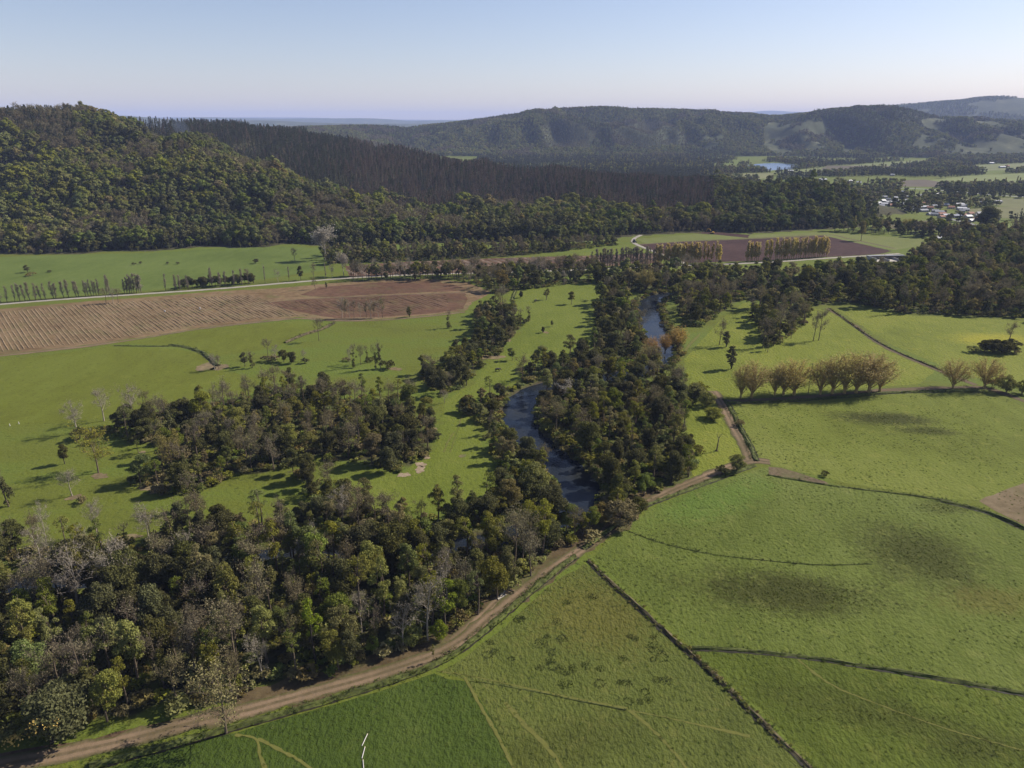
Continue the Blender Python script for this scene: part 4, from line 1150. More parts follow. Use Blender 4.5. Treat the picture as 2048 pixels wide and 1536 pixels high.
# mixture of kinds in each wood
MIXES = {
    'foreground wood': (4.1, 15.0, dict(leafy_olive=.34, leafy_green=.24, leafy_bright=.04, leafy_brown=.06, evergreen=.11, bare_grey=.07, bare_brown=.09, ivy=.05)),
    'north bank wood': (3.9, 12.0, dict(leafy_olive=.24, leafy_green=.14, leafy_brown=.12, evergreen=.16, bare_grey=.08, bare_brown=.14, ivy=.12)),
    'river strip': (4.4, 9.0, dict(leafy_olive=.30, leafy_green=.20, leafy_brown=.10, evergreen=.22, bare_brown=.10, ivy=.08)),
    'central wood': (5.0, 12.0, dict(leafy_olive=.24, leafy_green=.16, leafy_brown=.12, evergreen=.28, bare_brown=.13, ivy=.07)),
    'spur clump': (4.8, 11.0, dict(leafy_olive=.30, leafy_green=.18, leafy_brown=.16, evergreen=.26, bare_brown=.10)),
    'island wood': (5.0, 12.5, dict(leafy_olive=.27, leafy_green=.18, leafy_bright=.06, leafy_brown=.14, evergreen=.24, bare_brown=.11)),
    'upstream wood': (5.2, 12.5, dict(leafy_olive=.28, leafy_green=.16, leafy_brown=.10, evergreen=.36, bare_brown=.10)),
    'hedgerow strip': (5.0, 12.5, dict(leafy_olive=.30, leafy_green=.14, leafy_brown=.12, evergreen=.26, bare_brown=.10, ivy=.08)),
    'right bank wood': (6.6, 15.0, dict(leafy_olive=.34, leafy_green=.14, leafy_brown=.18, evergreen=.16, bare_brown=.14, ivy=.04)),
    'meadow grove': (6.0, 14.0, dict(leafy_olive=.22, leafy_brown=.12, evergreen=.30, bare_brown=.26, ivy=.10)),
    'road belt': (6.0, 13.0, dict(leafy_olive=.26, leafy_green=.12, leafy_brown=.14, evergreen=.20, bare_brown=.22, bare_grey=.06)),
    'roadside belt': (3.2, 11.5, dict(leafy_olive=.18, bare_brown=.45, bare_grey=.17, evergreen=.12, leafy_brown=.08)),
    'foothill belt': (5.4, 11.0, dict(leafy_olive=.26, evergreen=.50, leafy_brown=.12, bare_brown=.12)),
}
KIND_NAME = {'evergreen': 'evergreen_tree', 'bare_grey': 'bare_tree', 'bare_brown': 'bare_tree', 'ivy': 'ivy_clad_tree', 'poplar_bare': 'poplar_tree', 'poplar_gold': 'poplar_tree', 'willow_gold': 'willow_tree',
             'willow_orange': 'willow_tree', 'willow_yellow': 'willow_tree', 'budding': 'budding_tree', 'blossom': 'blossom_tree', 'column': 'columnar_tree', 'dead': 'dead_tree', 'mimosa': 'flowering_shrub'}
LOOK = {'leafy_olive': 'olive leafy tree', 'leafy_green': 'mid green leafy tree', 'leafy_bright': 'fresh bright green tree', 'leafy_brown': 'brownish budding leafy tree', 'evergreen': 'dense dark evergreen tree',
        'bare_grey': 'pale grey bare tree', 'bare_brown': 'brown bare twiggy tree', 'ivy': 'ivy clad bare tree'}

def kind_name(kind):
    if kind.startswith('leafy'):
        return 'leafy_tree'
    if kind.startswith(('shrub', 'bush')):
        return 'shrub'
    return KIND_NAME[kind]

FAR_POINTS = []                                # trees past the counted ones: kind, x, y, height
for zi, (zn, (gap, hh, mx)) in enumerate(MIXES.items()):
    r = np.random.default_rng(900 + zi)
    pts = poisson(ZW[zn], gap, r)
    d = river_dist(pts[:, 0], pts[:, 1])
    pts = pts[(d > RIVER_HALF + 1.0) & (dist_polyline(pts[:, 0], pts[:, 1], ROAD2) > 3.0)]
    kinds, pr = list(mx), np.array(list(mx.values())); pr = pr / pr.sum()
    nn = fbm(pts[:, 0], pts[:, 1], 26, 60 + zi, 2)
    for (x, y), q in zip(pts, nn):
        kd = kinds[r.choice(len(kinds), p=pr)]
        if q > 0.60 and r.random() < 0.55 and 'evergreen' in mx:
            kd = 'evergreen'
        elif q < 0.36 and r.random() < 0.4:
            kd = 'bare_brown'
        h = hh * r.uniform(0.60, 1.12) * (0.85 if kd == 'evergreen' else 1.0)
        TREES.append(dict(kind=kd, x=x, y=y, h=h, zone=zn, label=None, wide=0.86 if zn == 'foreground wood' else 0.98))

# trees leaning over the hidden reaches of the river, on its near bank
rb = np.random.default_rng(955)
for i in range(0, len(RIVER) - 1):
    x0, y0 = RIVER[i]; tx, ty = RIVER[i + 1] - RIVER[i]
    L_ = math.hypot(tx, ty) + 1e-9
    nx1, ny1 = ty / L_, -tx / L_
    if ny1 > 0:
        nx1, ny1 = -nx1, -ny1
    uu, vv = to_uv(np.array(x0), np.array(y0), np.array(0.0))
    low = y0 < 166 and uu < 1110
    bend = 735 < vv < 790 and 1085 < uu < 1320
    if not (low or bend):
        continue
    for rep_ in range(2):
        if rb.random() < 0.75:
            off = RIVER_HALF - (2.6 if low else 0) + rb.uniform(1.2, 4.5)
            kd = ['leafy_olive', 'leafy_green', 'evergreen', 'leafy_brown', 'bare_brown', 'leafy_olive'][rb.integers(6)]
            TREES.append(dict(kind=kd, x=x0 + nx1 * off + rb.normal(0, 0.8), y=y0 + ny1 * off + rb.normal(0, 0.5), h=rb.uniform(8.5, 14), zone='foreground wood' if low else 'island wood', label=None, wide=0.95))

def T(u, v, hpx, kind, label, group=None, wide=1.0, cat='tree'):
    """a single tree: foot at u, v in the photograph, hpx tall there"""
    x, y = G(u, v)
    xc, dy, dz = ray(u, v - hpx)
    h = CAM_H + y * dz / dy
    TREES.append(dict(kind=kind, x=x, y=y, h=max(h, 0.8), zone=None, label=label, group=group, wide=wide, cat=cat))

# meadow on the left
T(18, 1013, 78, 'ivy', 'bare tree with ivy thick round its trunk at the left edge', wide=0.9)
T(145, 992, 52, 'bare_grey', 'small pale bare tree on a sandy patch in the left meadow')
T(164, 1007, 17, 'shrub_brown', 'low brown bush beside the small pale bare tree', cat='shrub')
T(197, 946, 76, 'budding', 'wide budding tan tree standing alone in the left meadow', wide=1.05)
T(130, 928, 42, 'evergreen', 'dense dark bushy tree alone left of the wide budding tree', wide=0.9)
T(155, 868, 62, 'bare_grey', 'rounded grey bare tree above a dark bramble clump')
T(156, 880, 26, 'shrub_dark', 'dark bramble clump at the foot of the rounded grey tree', cat='shrub', wide=1.1)
T(208, 842, 64, 'bare_grey', 'pale twin stemmed bare tree at the north corner of the central wood', wide=0.9)
T(268, 848, 78, 'bare_grey', 'tall pale bare tree in front of the central wood by its left end', wide=0.85)
T(289, 828, 48, 'bare_brown', 'crooked dark bare tree leaning left of the central wood')
T(277, 905, 28, 'leafy_green', 'small round green tree casting a long shadow near the central wood')
T(92, 1086, 68, 'bare_grey', 'leaning pale bare tree above the river at lower left', wide=0.8)
T(194, 1074, 70, 'bare_grey', 'white barked bare tree standing on the north river bank', wide=0.8)
T(26, 1112, 66, 'bare_grey', 'bare tree beside the river at the far left edge', wide=0.9)
T(384, 1062, 70, 'bare_brown', 'forked bare tree in the gap of the north river bank')
T(396, 1018, 78, 'ivy', 'tall ivy wrapped tree south of the central wood', wide=1.1)
T(345, 950, 78, 'budding', 'budding tree with an ivy dark stem on the left edge of the central wood', wide=0.75)
T(430, 741, 32, 'bare_grey', 'small bare tree at the end of the curved ditch', wide=1.1)
T(438, 739, 26, 'bare_brown', 'thin brown sapling at the end of the curved ditch')
for i, (u, v, h, kd) in enumerate([(490, 733, 30, 'evergreen'), (505, 736, 38, 'ivy'), (536, 715, 36, 'bare_brown'), (552, 722, 30, 'bare_grey'), (568, 724, 26, 'evergreen'), (583, 726, 24, 'evergreen')]):
    T(u, v, h, kd, '%s, %s from the left in the thicket below the ploughed field' % (LOOK[kd], ['first', 'second', 'third', 'fourth', 'fifth', 'sixth'][i]), 'thicket trees below the ploughed field')
T(540, 722, 14, 'shrub_brown', 'wide brown bush under the thicket below the ploughed field', cat='shrub', wide=1.6)
T(608, 722, 22, 'bare_grey', 'faint pale bare tree right of the thicket below the ploughed field')
T(610, 726, 12, 'shrub_dark', 'small dark bush right of the thicket below the ploughed field', cat='shrub')
T(638, 682, 44, 'bare_brown', 'lone bare tree with a straight trunk in the western pasture', wide=0.7)
for i, (u, v, h, kd) in enumerate([(708, 735, 46, 'ivy'), (722, 730, 40, 'bare_brown'), (735, 726, 34, 'ivy'), (752, 738, 44, 'ivy'), (761, 737, 60, 'ivy'), (700, 728, 34, 'bare_grey')]):
    T(u, v, h, kd, '%s tree, %s from left in the bare group mid pasture' % ('ivy clad' if kd == 'ivy' else 'leafless', ['second', 'third', 'fourth', 'fifth', 'sixth', 'first'][i]), 'bare group mid pasture', wide=0.7)
T(777, 738, 20, 'shrub_dark', 'round dark bush right of the bare group mid pasture', cat='shrub')
T(695, 722, 8, 'shrub_brown', 'low brown scrub left of the bare group mid pasture', cat='shrub', wide=1.6)
T(742, 722, 8, 'shrub_dark', 'low dark scrub behind the bare group mid pasture', cat='shrub', wide=1.6)
T(896, 656, 34, 'ivy', 'ivy stemmed tree alone with a long shadow near the hedgerow strip')
T(819, 634, 22, 'column', 'compact dark evergreen on the lower edge of the ploughed field', wide=1.6)
ORD = ['first', 'second', 'third', 'fourth', 'fifth', 'sixth', 'seventh', 'eighth', 'ninth', 'tenth', 'eleventh', 'twelfth', 'thirteenth', 'fourteenth', 'fifteenth', 'sixteenth', 'seventeenth', 'eighteenth', 'nineteenth', 'twentieth',
       'twenty first', 'twenty second', 'twenty third', 'twenty fourth', 'twenty fifth', 'twenty sixth', 'twenty seventh', 'twenty eighth', 'twenty ninth', 'thirtieth']
r = np.random.default_rng(5)
for i, u in enumerate([684, 690, 699, 709, 721, 733, 741, 748, 757, 765]):
    T(u, 636 - i * 0.1, r.uniform(30, 42), ['bare_grey', 'bare_brown'][i % 2], 'leafless tree, %s from left in the row below the reddish field' % ORD[i], 'bare row below the reddish field', wide=0.7)
T(631, 579, 24, 'bare_brown', 'small brown bare tree on the upper edge of the ploughed field')
T(653, 577, 14, 'column', 'tiny dark conifer on the upper edge of the ploughed field')
T(831, 563, 34, 'column', 'tall dark green columnar tree at the upper edge of the reddish field', wide=1.4)
T(212, 607, 30, 'bare_brown', 'dark bare tree between gravel road and ploughed field, left one')
T(226, 606, 26, 'bare_grey', 'bare tree between gravel road and ploughed field, middle one')
T(237, 606, 28, 'bare_brown', 'slim bare tree between gravel road and ploughed field, right one')
# strip meadow
for u, v, h, kd, lb in [(1093, 600, 24, 'leafy_olive', 'small olive tree at the top of the strip meadow, left of a pair'), (1143, 609, 27, 'leafy_olive', 'small olive tree at the top of the strip meadow, right of a pair'),
                        (1104, 653, 13, 'evergreen', 'tiny round dark tree mid strip meadow, upper of two'), (1085, 666, 12, 'evergreen', 'tiny round tree on a sandy spot mid strip meadow'),
                        (1025, 721, 26, 'leafy_green', 'slim green tree on the edge of the strip meadow by the hedgerow'), (1058, 643, 30, 'ivy', 'ivy dark tree at the tip of the hedgerow strip'),
                        (889, 806, 25, 'bare_grey', 'slender pale sapling beside the hedgerow strip foot'), (845, 916, 48, 'bare_brown', 'dark leafless tree on the sandy corner of the central wood'),
                        (1040, 596, 14, 'evergreen', 'squat evergreen at the upper left corner of the strip meadow')]:
    T(u, v, h, kd, lb)
T(1212, 574, 14, 'shrub_brown', 'rounded brown bush at the upper right corner of the strip meadow', cat='shrub', wide=1.3)
# willows
T(1290, 585, 55, 'willow_yellow', 'big domed yellow willow beside the road belt', wide=1.0)
T(1355, 702, 54, 'willow_orange', 'tallest orange willow at the river edge, right of three', wide=0.9)
T(1330, 706, 40, 'willow_orange', 'orange willow at the river edge, middle of three', wide=1.0)
T(1302, 712, 40, 'willow_orange', 'pale orange willow at the river edge, left of three', wide=1.0)
T(1298, 745, 62, 'willow_yellow', 'wide tan willow behind the island wood', wide=0.95)
T(1130, 805, 42, 'blossom', 'pale grey blossoming tree at the left of the island wood')
WL = [(1481, 797, 70), (1503, 796, 76), (1549, 792, 66), (1566, 791, 68), (1588, 790, 72), (1640, 789, 70), (1664, 788, 82), (1688, 787, 80), (1712, 786, 84), (1737, 785, 82), (1759, 783, 70)]
for i, (u, v, h) in enumerate(WL):
    T(u, v, h, 'willow_gold', 'golden bare willow, %s from left in the row along the farm lane' % ORD[i], 'golden willow row', wide=(1.0 if i in (0, 2, 5) else 1.25) * (0.92 + 0.16 * ((i * 37) % 10) / 10))
T(1905, 777, 60, 'willow_gold', 'golden willow by the lane corner, left of the far pair', wide=1.2)
T(1968, 776, 62, 'willow_gold', 'golden willow by the lane corner, right of the far pair', wide=1.2)
T(2012, 785, 34, 'bush_olive', 'rounded olive bush right of the far willow pair', cat='shrub')
T(2044, 788, 28, 'bush_olive', 'olive bush at the right edge beside the lane', cat='shrub')
T(1985, 776, 20, 'shrub_olive', 'low olive bush at the foot of the far right willow', cat='shrub')
# meadow on the right
T(1462, 738, 50, 'column', 'dark columnar tree standing alone in the bright meadow', wide=1.25)
T(1452, 694, 34, 'column', 'dark ivy column next to a bare tree in the bright meadow', wide=1.5)
T(1438, 690, 54, 'bare_brown', 'bare tree next to the dark ivy column in the bright meadow', wide=0.8)
T(1531, 702, 30, 'evergreen', 'dark tree at the lower tip of the meadow grove', wide=0.8)
T(1582, 677, 48, 'bare_brown', 'bare tree right of the meadow grove, left of three', wide=0.7)
T(1626, 682, 58, 'bare_brown', 'bare tree right of the meadow grove, middle of three', wide=0.7)
T(1637, 681, 60, 'bare_brown', 'bare tree right of the meadow grove, right of three', wide=0.7)
T(2018, 682, 40, 'bare_brown', 'bare tree rising behind the clipped dark thicket', wide=1.2)
for i, (u, v, h) in enumerate([(1968, 703, 24), (1985, 704, 27), (2002, 706, 27), (2018, 703, 26)]):
    T(u, v, h, 'bush_dark', 'dark bush, %s from left in the thicket of the far right meadow' % ORD[i], 'dark thicket bushes', cat='shrub', wide=1.3)
T(1945, 704, 14, 'shrub_olive', 'small olive bush left of the dark thicket', cat='shrub', wide=1.3)
T(2034, 709, 10, 'shrub_brown', 'small brown bush right of the dark thicket', cat='shrub')
T(1433, 902, 36, 'dead', 'dead forked tree trunk in the small meadow by the junction')
T(1478, 852, 14, 'shrub_brown', 'small brown bush beside the road ditch above the junction', cat='shrub')
for u, v, h, lb, w in [(1388, 796, 30, 'bushy olive shrub at the upper end of the dirt road, left one', 1.5), (1412, 812, 30, 'bushy olive shrub at the upper end of the dirt road, nearest the road', 1.3),
                       (1425, 838, 22, 'low dark shrub left of the dirt road near the upper bend', 1.6), (1400, 790, 26, 'olive shrub behind the bushes at the upper end of the road', 1.4)]:
    T(u, v, h, 'bush_olive', lb, cat='shrub', wide=w)
T(1345, 810, 60, 'column', 'tall dark column tree at the right edge of the island wood', wide=1.6)
T(1472, 942, 34, 'bush_olive', 'round olive bush on the road bank near the junction', cat='shrub')
T(1445, 948, 20, 'shrub_dark', 'small dark bush left of the round bush near the junction', cat='shrub')
T(1272, 1030, 36, 'bush_dark', 'dark roadside bush at the lower end of the island wood', cat='shrub')
T(1240, 1050, 50, 'bush_brown', 'big brown grey bush at the road below the island wood', cat='shrub', wide=1.3)
T(1205, 1045, 40, 'bush_brown', 'brown bush between river and road below the island wood', cat='shrub', wide=1.1)
T(1180, 1078, 22, 'shrub_brown', 'reddish brown scrub at the road bend over the river', cat='shrub', wide=1.6)
T(1132, 1072, 62, 'leafy_green', 'green tree where river and road meet, left of four', wide=0.9)
T(1150, 1076, 60, 'bare_brown', 'grey twiggy tree where river and road meet, second from left of four', wide=0.9)
T(1166, 1072, 48, 'leafy_olive', 'olive tree where river and road meet, third from left of four', wide=0.9)
T(1184, 1064, 50, 'leafy_bright', 'fresh green tree where river and road meet, rightmost of four', wide=0.8)
T(1650, 952, 12, 'shrub_dark', 'tiny dark bush on the pasture beside the bare patch', cat='shrub')
# by the road in front
T(452, 1466, 118, 'budding', 'big tan budding tree with gnarled roots by the dirt road', wide=1.1)
T(866, 1322, 34, 'leafy_olive', 'slim sapling on the verge of the dirt road', wide=0.6)
T(825, 1290, 44, 'bush_bright', 'lower of the bright green rounded bushes beside the road', cat='shrub', wide=0.9)
T(832, 1262, 40, 'bush_bright', 'upper of the bright green rounded bushes beside the road', cat='shrub', wide=1.0)
T(878, 1282, 40, 'bush_bright', 'right one of the bright green rounded bushes beside the road', cat='shrub', wide=0.9)
T(747, 1305, 34, 'bush_bright', 'single bright green bush left of the rounded group', cat='shrub', wide=0.8)
T(640, 1170, 118, 'leafy_bright', 'tallest fresh green tree in the middle of the foreground wood', wide=0.85)
T(1075, 1108, 72, 'leafy_bright', 'broad fresh green tree at the right end of the foreground wood', wide=1.0)
T(100, 1490, 100, 'mimosa', 'dark bush with yellow blossom at the lower left corner', cat='shrub', wide=1.0)
T(700, 1335, 80, 'evergreen', 'dark ivy covered tree on the road edge of the foreground wood', wide=0.8)
T(650, 520, 64, 'blossom', 'pale blossoming tree at the foot of the hill', wide=1.1)
T(647, 515, 36, 'column', 'dark conifer in front of the pale blossoming tree', wide=1.4)
T(688, 552, 44, 'blossom', 'pale greyish blossoming tree beside the gravel road', wide=1.0)
T(590, 523, 28, 'bare_brown', 'small bare tree in the far left pasture')
T(512, 527, 10, 'evergreen', 'small round tree on the mound of the far left pasture', wide=1.6)
T(55, 545, 16, 'evergreen', 'dark bushy tree in the far left pasture', wide=1.7)
T(62, 552, 9, 'shrub_brown', 'brown bush beside the dark bushy tree in the far pasture', cat='shrub', wide=1.6)
T(100, 545, 6, 'shrub_dark', 'small bush in the middle of the far left pasture', cat='shrub')
for i, (u, v) in enumerate([(268, 530), (282, 528), (335, 529), (355, 529)]):
    T(u, v, 6, 'shrub_dark', 'tiny dark bush, %s from left along the middle of the far pasture' % ORD[i], 'tiny bushes of the far pasture', cat='shrub')
T(1960, 462, 50, 'evergreen', 'big dark dome shaped tree beside the village', wide=1.5)
T(1722, 482, 42, 'leafy_brown', 'lone brown tree at the corner of the dark field', wide=0.7)
T(1815, 460, 26, 'willow_yellow', 'yellow domed tree behind the far hedge', wide=1.6)
# poplars beside the gravel road
r = np.random.default_rng(15)
pop_u = [2, 14, 30, 40, 51, 60, 71, 82, 92, 108, 112, 128, 138, 153, 158, 171, 177, 183, 188, 193, 197, 214, 219, 249, 254, 259, 264, 268, 273, 279, 283, 331, 352, 360, 377, 425, 440, 452, 468, 485]
road_u = lambda u: np.interp(u, [-400, 0, 150, 300, 430, 560, 700, 840, 1000, 1150, 1340, 1460, 1560, 1660, 1760], [648, 609, 597, 587, 578, 567, 556, 549, 545, 540, 532, 528, 523, 516, 510])
for i, u in enumerate(pop_u):
    n_ = len(pop_u)
    lab = 'slim bare poplar, %s from %s in the row along the gravel road' % ((ORD[i], 'the left edge') if i < 20 else (ORD[n_ - 1 - i], 'its right end'))
    T(u, road_u(u) - 2.5 - (i % 2), r.uniform(28, 40), 'poplar_bare', lab, 'bare poplars along the gravel road', wide=r.uniform(1.2, 1.8))
for i, u in enumerate([496, 530, 556, 578, 602, 628, 652, 665, 708, 712, 721, 745, 752, 770, 778, 795, 800, 820, 845, 870, 888, 905]):
    T(u, road_u(u) - 2.5 - (i % 2), r.uniform(24, 36), ['bare_brown', 'poplar_bare', 'bare_grey', 'poplar_bare', 'evergreen'][i % 5], 'tree, %s from left in the mixed row along the middle gravel road' % ORD[i], 'mixed row along the gravel road', wide=0.8)
for i, u in enumerate(np.linspace(1185, 1305, 25)):
    T(u, road_u(u) - 3, r.uniform(30, 40), 'poplar_bare', 'brown poplar, %s from left in the bare stand before the striped field' % ORD[i], 'bare poplar stand', wide=r.uniform(1.4, 1.9))
for i, u in enumerate(np.concatenate([np.linspace(1312, 1400, 24), [1407, 1414, 1422, 1432, 1436]])):
    T(u + r.normal(0, 1), road_u(u) - 3, r.uniform(36, 44), 'poplar_gold', 'golden poplar, %s from left in the left stand before the plum field' % ORD[i], 'left golden poplar stand', wide=r.uniform(1.3, 1.7))
for i, u in enumerate(np.concatenate([np.linspace(1490, 1516, 8), [1530, 1538, 1541], np.linspace(1550, 1600, 13), np.linspace(1606, 1652, 12)])):
    T(u + r.normal(0, 0.8), road_u(u) - 3, r.uniform(34, 44), 'poplar_gold', 'golden poplar, %s from %s in the right stand before the plum field' % ((ORD[i], 'left') if i < 20 else (ORD[35 - i], 'right')), 'right golden poplar stand', wide=r.uniform(1.3, 1.7))
r = np.random.default_rng(16)
for i in range(27):
    u = 352 + i * 6 + r.normal(0, 1.2)
    T(u, road_u(u) - 5 - r.random() * 3, r.uniform(14, 24), 'evergreen', 'dark hedge tree, %s from left in the belt above the gravel road' % ORD[i], 'dark belt above the gravel road', wide=0.95)
r = np.random.default_rng(17)
for i in range(22):
    u = 1262 + r.uniform(0, 1) * 520; v = 474 - (u - 1262) * 0.035 + r.uniform(-3, 2)
# scattered shrubs along woods are counted too
SHR = {'foreground wood': 70, 'north bank wood': 55, 'river strip': 22, 'central wood': 55, 'island wood': 40, 'upstream wood': 16, 'hedgerow strip': 22}
for zn, cnt in SHR.items():
    r = np.random.default_rng(len(zn) * 31 + cnt)
    poly = ZW[zn]
    for i in range(cnt):
        k_ = r.integers(len(poly)); a, b = poly[k_], poly[(k_ + 1) % len(poly)]
        x, y = a + (b - a) * r.random() + r.normal(0, 1.2, 2)
        if river_dist(np.array([x]), np.array([y]))[0] < RIVER_HALF + 0.6 or dist_polyline(np.array([x]), np.array([y]), ROAD)[0] < 3.4:
            continue
        TREES.append(dict(kind=['shrub_dark', 'shrub_olive', 'shrub_brown', 'shrub_olive'][r.integers(4)], x=x, y=y, h=r.uniform(1.4, 4.0), zone=zn, label=None, cat='shrub'))
LOOK.update(shrub_dark='dark green bush', shrub_olive='olive green bush', shrub_brown='brown leafy bush')

# past about 300 of a kind: keep the ones that show largest
by_kind = {}
for t in TREES:
    t['z'] = float(height(t['x'], t['y'])) if t['y'] > 560 else 0.0
    if t['zone'] is not None and t['y'] < 520:
        c_, d_ = river_cut(np.array([t['x']]), np.array([t['y']]))
        t['z'] = float(c_[0]) - 0.05
    t['u'], t['v'] = (float(q) for q in to_uv(np.array(t['x']), np.array(t['y']), np.array(t['z'])))
    t['size'] = t['h'] / math.hypot(t['x'], t['y'])
    t['name'] = kind_name(t['kind'])
    by_kind.setdefault(t['name'], []).append(t)
KEEP = []
for nm, lst in by_kind.items():
    lst.sort(key=lambda t: (t['label'] is None, -t['size']))
    vis = [t for t in lst if -60 < t['u'] < 2108 and t['v'] < 1640]
    KEEP += vis[:290]
    keep_ids = {id(t) for t in vis[:290]}
    FAR_POINTS += [t for t in lst if id(t) not in keep_ids]

# labels for the trees in the woods: kind, wood, place within it, order from the left
groups = {}
for t in KEEP:
    if t['label'] is None:
        groups.setdefault(t['zone'], []).append(t)
for zn, lst in groups.items():
    us = np.array([t['u'] for t in lst]); vs_ = np.array([t['v'] for t in lst])
    q1, q2, q3 = np.quantile(us, [0.25, 0.5, 0.75]); vm = {}
    sub = {}
    for t in lst:
        part = 'left quarter' if t['u'] < q1 else 'centre left' if t['u'] < q2 else 'centre right' if t['u'] < q3 else 'right quarter'
        sub.setdefault(part, []).append(t)
    for part, ls in sub.items():
        med = float(np.median([t['v'] for t in ls]))
        cell = {}
        for t in ls:
            cell.setdefault(('front' if t['v'] > med else 'back', t['kind']), []).append(t)
        for (row, kd), ts in cell.items():
            ts.sort(key=lambda t: t['u'])
            for i, t in enumerate(ts):
                od = (ORD[i] + ' from left, ') if len(ts) > 1 else ''
                t['label'] = '%s, %s%s %s of the %s' % (LOOK[kd], od, row, part, zn)
                t['group'] = 'trees and bushes of the ' + zn

rp = np.random.default_rng(77)
for t in KEEP:
    lst = PROTO[t['kind']]
    mt, mc, H, part = lst[rp.integers(len(lst))]
    s = t['h'] / H
    w = s * t.get('wide', 1.0) * rp.uniform(0.9, 1.12)
    root = empty(t['name'], (t['x'], t['y'], t['z']), rp.uniform(0, 2 * math.pi) if t['kind'] not in ('dead', 'mimosa') else 0.0, (w, w, s))
    tag(root, t['label'], t.get('cat') or ('shrub' if t['name'] == 'shrub' else 'tree'), t.get('group') or None)
    link('trunk' if t['name'] not in ('shrub', 'flowering_shrub') else 'stems', mt, parent=root)
    link(part if t['name'] not in ('shrub', 'flowering_shrub') else 'foliage', mc, parent=root)

# ------------------------------------------------------------------ masses of trees nobody could count: points with instances
def proto_collection(name, items):
    """items: list of (pair, materials of trunk, materials of crown); one object each, outside the scene"""
    col = bpy.data.collections.new(name)
    for i, (pair, mats_t, mats_c) in enumerate(items):
        tr, cw = pair
        mb = MB()
        if tr.n:
            mb.add(np.vstack(tr.v), tr.f, 0)
        n0 = mb.n
        mb.v.append(np.vstack(cw.v)); mb.f.extend([tuple(j + n0 for j in f) for f in cw.f]); mb.mi.extend([len(mats_t) + m for m in cw.mi]); mb.n += cw.n
        me = mb.mesh('%s_%02d' % (name, i))
        for m in list(mats_t) + list(mats_c):
            me.materials.append(m)
        col.objects.link(bpy.data.objects.new('%s_%02d' % (name, i), me))
    return col

def scatter(name, pts, scl, idx, col, label, cat, seed=0, tilt=0.0):
    r = np.random.default_rng(seed)
    n = len(pts)
    me = bpy.data.meshes.new(name)
    me.vertices.add(n)
    me.vertices.foreach_set('co', np.asarray(pts, np.float32).ravel())
    me.attributes.new('scl', 'FLOAT_VECTOR', 'POINT').data.foreach_set('vector', np.asarray(scl, np.float32).ravel())
    rot = np.column_stack([r.normal(0, tilt, n) if tilt else np.zeros(n), r.normal(0, tilt, n) if tilt else np.zeros(n), r.uniform(0, 2 * math.pi, n)])
    me.attributes.new('rot', 'FLOAT_VECTOR', 'POINT').data.foreach_set('vector', rot.astype(np.float32).ravel())
    me.attributes.new('idx', 'INT', 'POINT').data.foreach_set('value', np.asarray(idx, np.int32))
    o = link(name, me)
    ng = bpy.data.node_groups.new(name + '_scatter', 'GeometryNodeTree')
    ng.interface.new_socket('Geometry', in_out='INPUT', socket_type='NodeSocketGeometry')
    ng.interface.new_socket('Geometry', in_out='OUTPUT', socket_type='NodeSocketGeometry')
    gi, go = ng.nodes.new('NodeGroupInput'), ng.nodes.new('NodeGroupOutput')
    ip = ng.nodes.new('GeometryNodeInstanceOnPoints')
    ci = ng.nodes.new('GeometryNodeCollectionInfo')
    ci.inputs['Collection'].default_value = col
    ci.inputs['Separate Children'].default_value = True
    ci.inputs['Reset Children'].default_value = True
    ng.links.new(gi.outputs[0], ip.inputs['Points'])
    ng.links.new(ci.outputs[0], ip.inputs['Instance'])
    ip.inputs['Pick Instance'].default_value = True
    for nm, ty, sk in (('idx', 'INT', 'Instance Index'), ('rot', 'FLOAT_VECTOR', 'Rotation'), ('scl', 'FLOAT_VECTOR', 'Scale')):
        na = ng.nodes.new('GeometryNodeInputNamedAttribute')
        na.data_type = ty
        na.inputs['Name'].default_value = nm
        ng.links.new(na.outputs['Attribute'], ip.inputs[sk])
    ng.links.new(ip.outputs[0], go.inputs[0])
    md = o.modifiers.new('scatter', 'NODES')
    md.node_group = ng
    tag(o, label, cat, None, 'stuff')
    return o

def jgrid(x0, x1, y0, y1, gap, r, jit=0.42):
    X, Y = np.meshgrid(np.arange(x0, x1, gap), np.arange(y0, y1, gap))
    X = X + (np.arange(X.shape[0]) % 2)[:, None] * gap / 2
    X = (X + r.uniform(-jit, jit, X.shape) * gap).ravel(); Y = (Y + r.uniform(-jit, jit, Y.shape) * gap).ravel()
    return X, Y

def wedge(x, y, m=60):
    return np.abs(x) < 0.765 * y + m

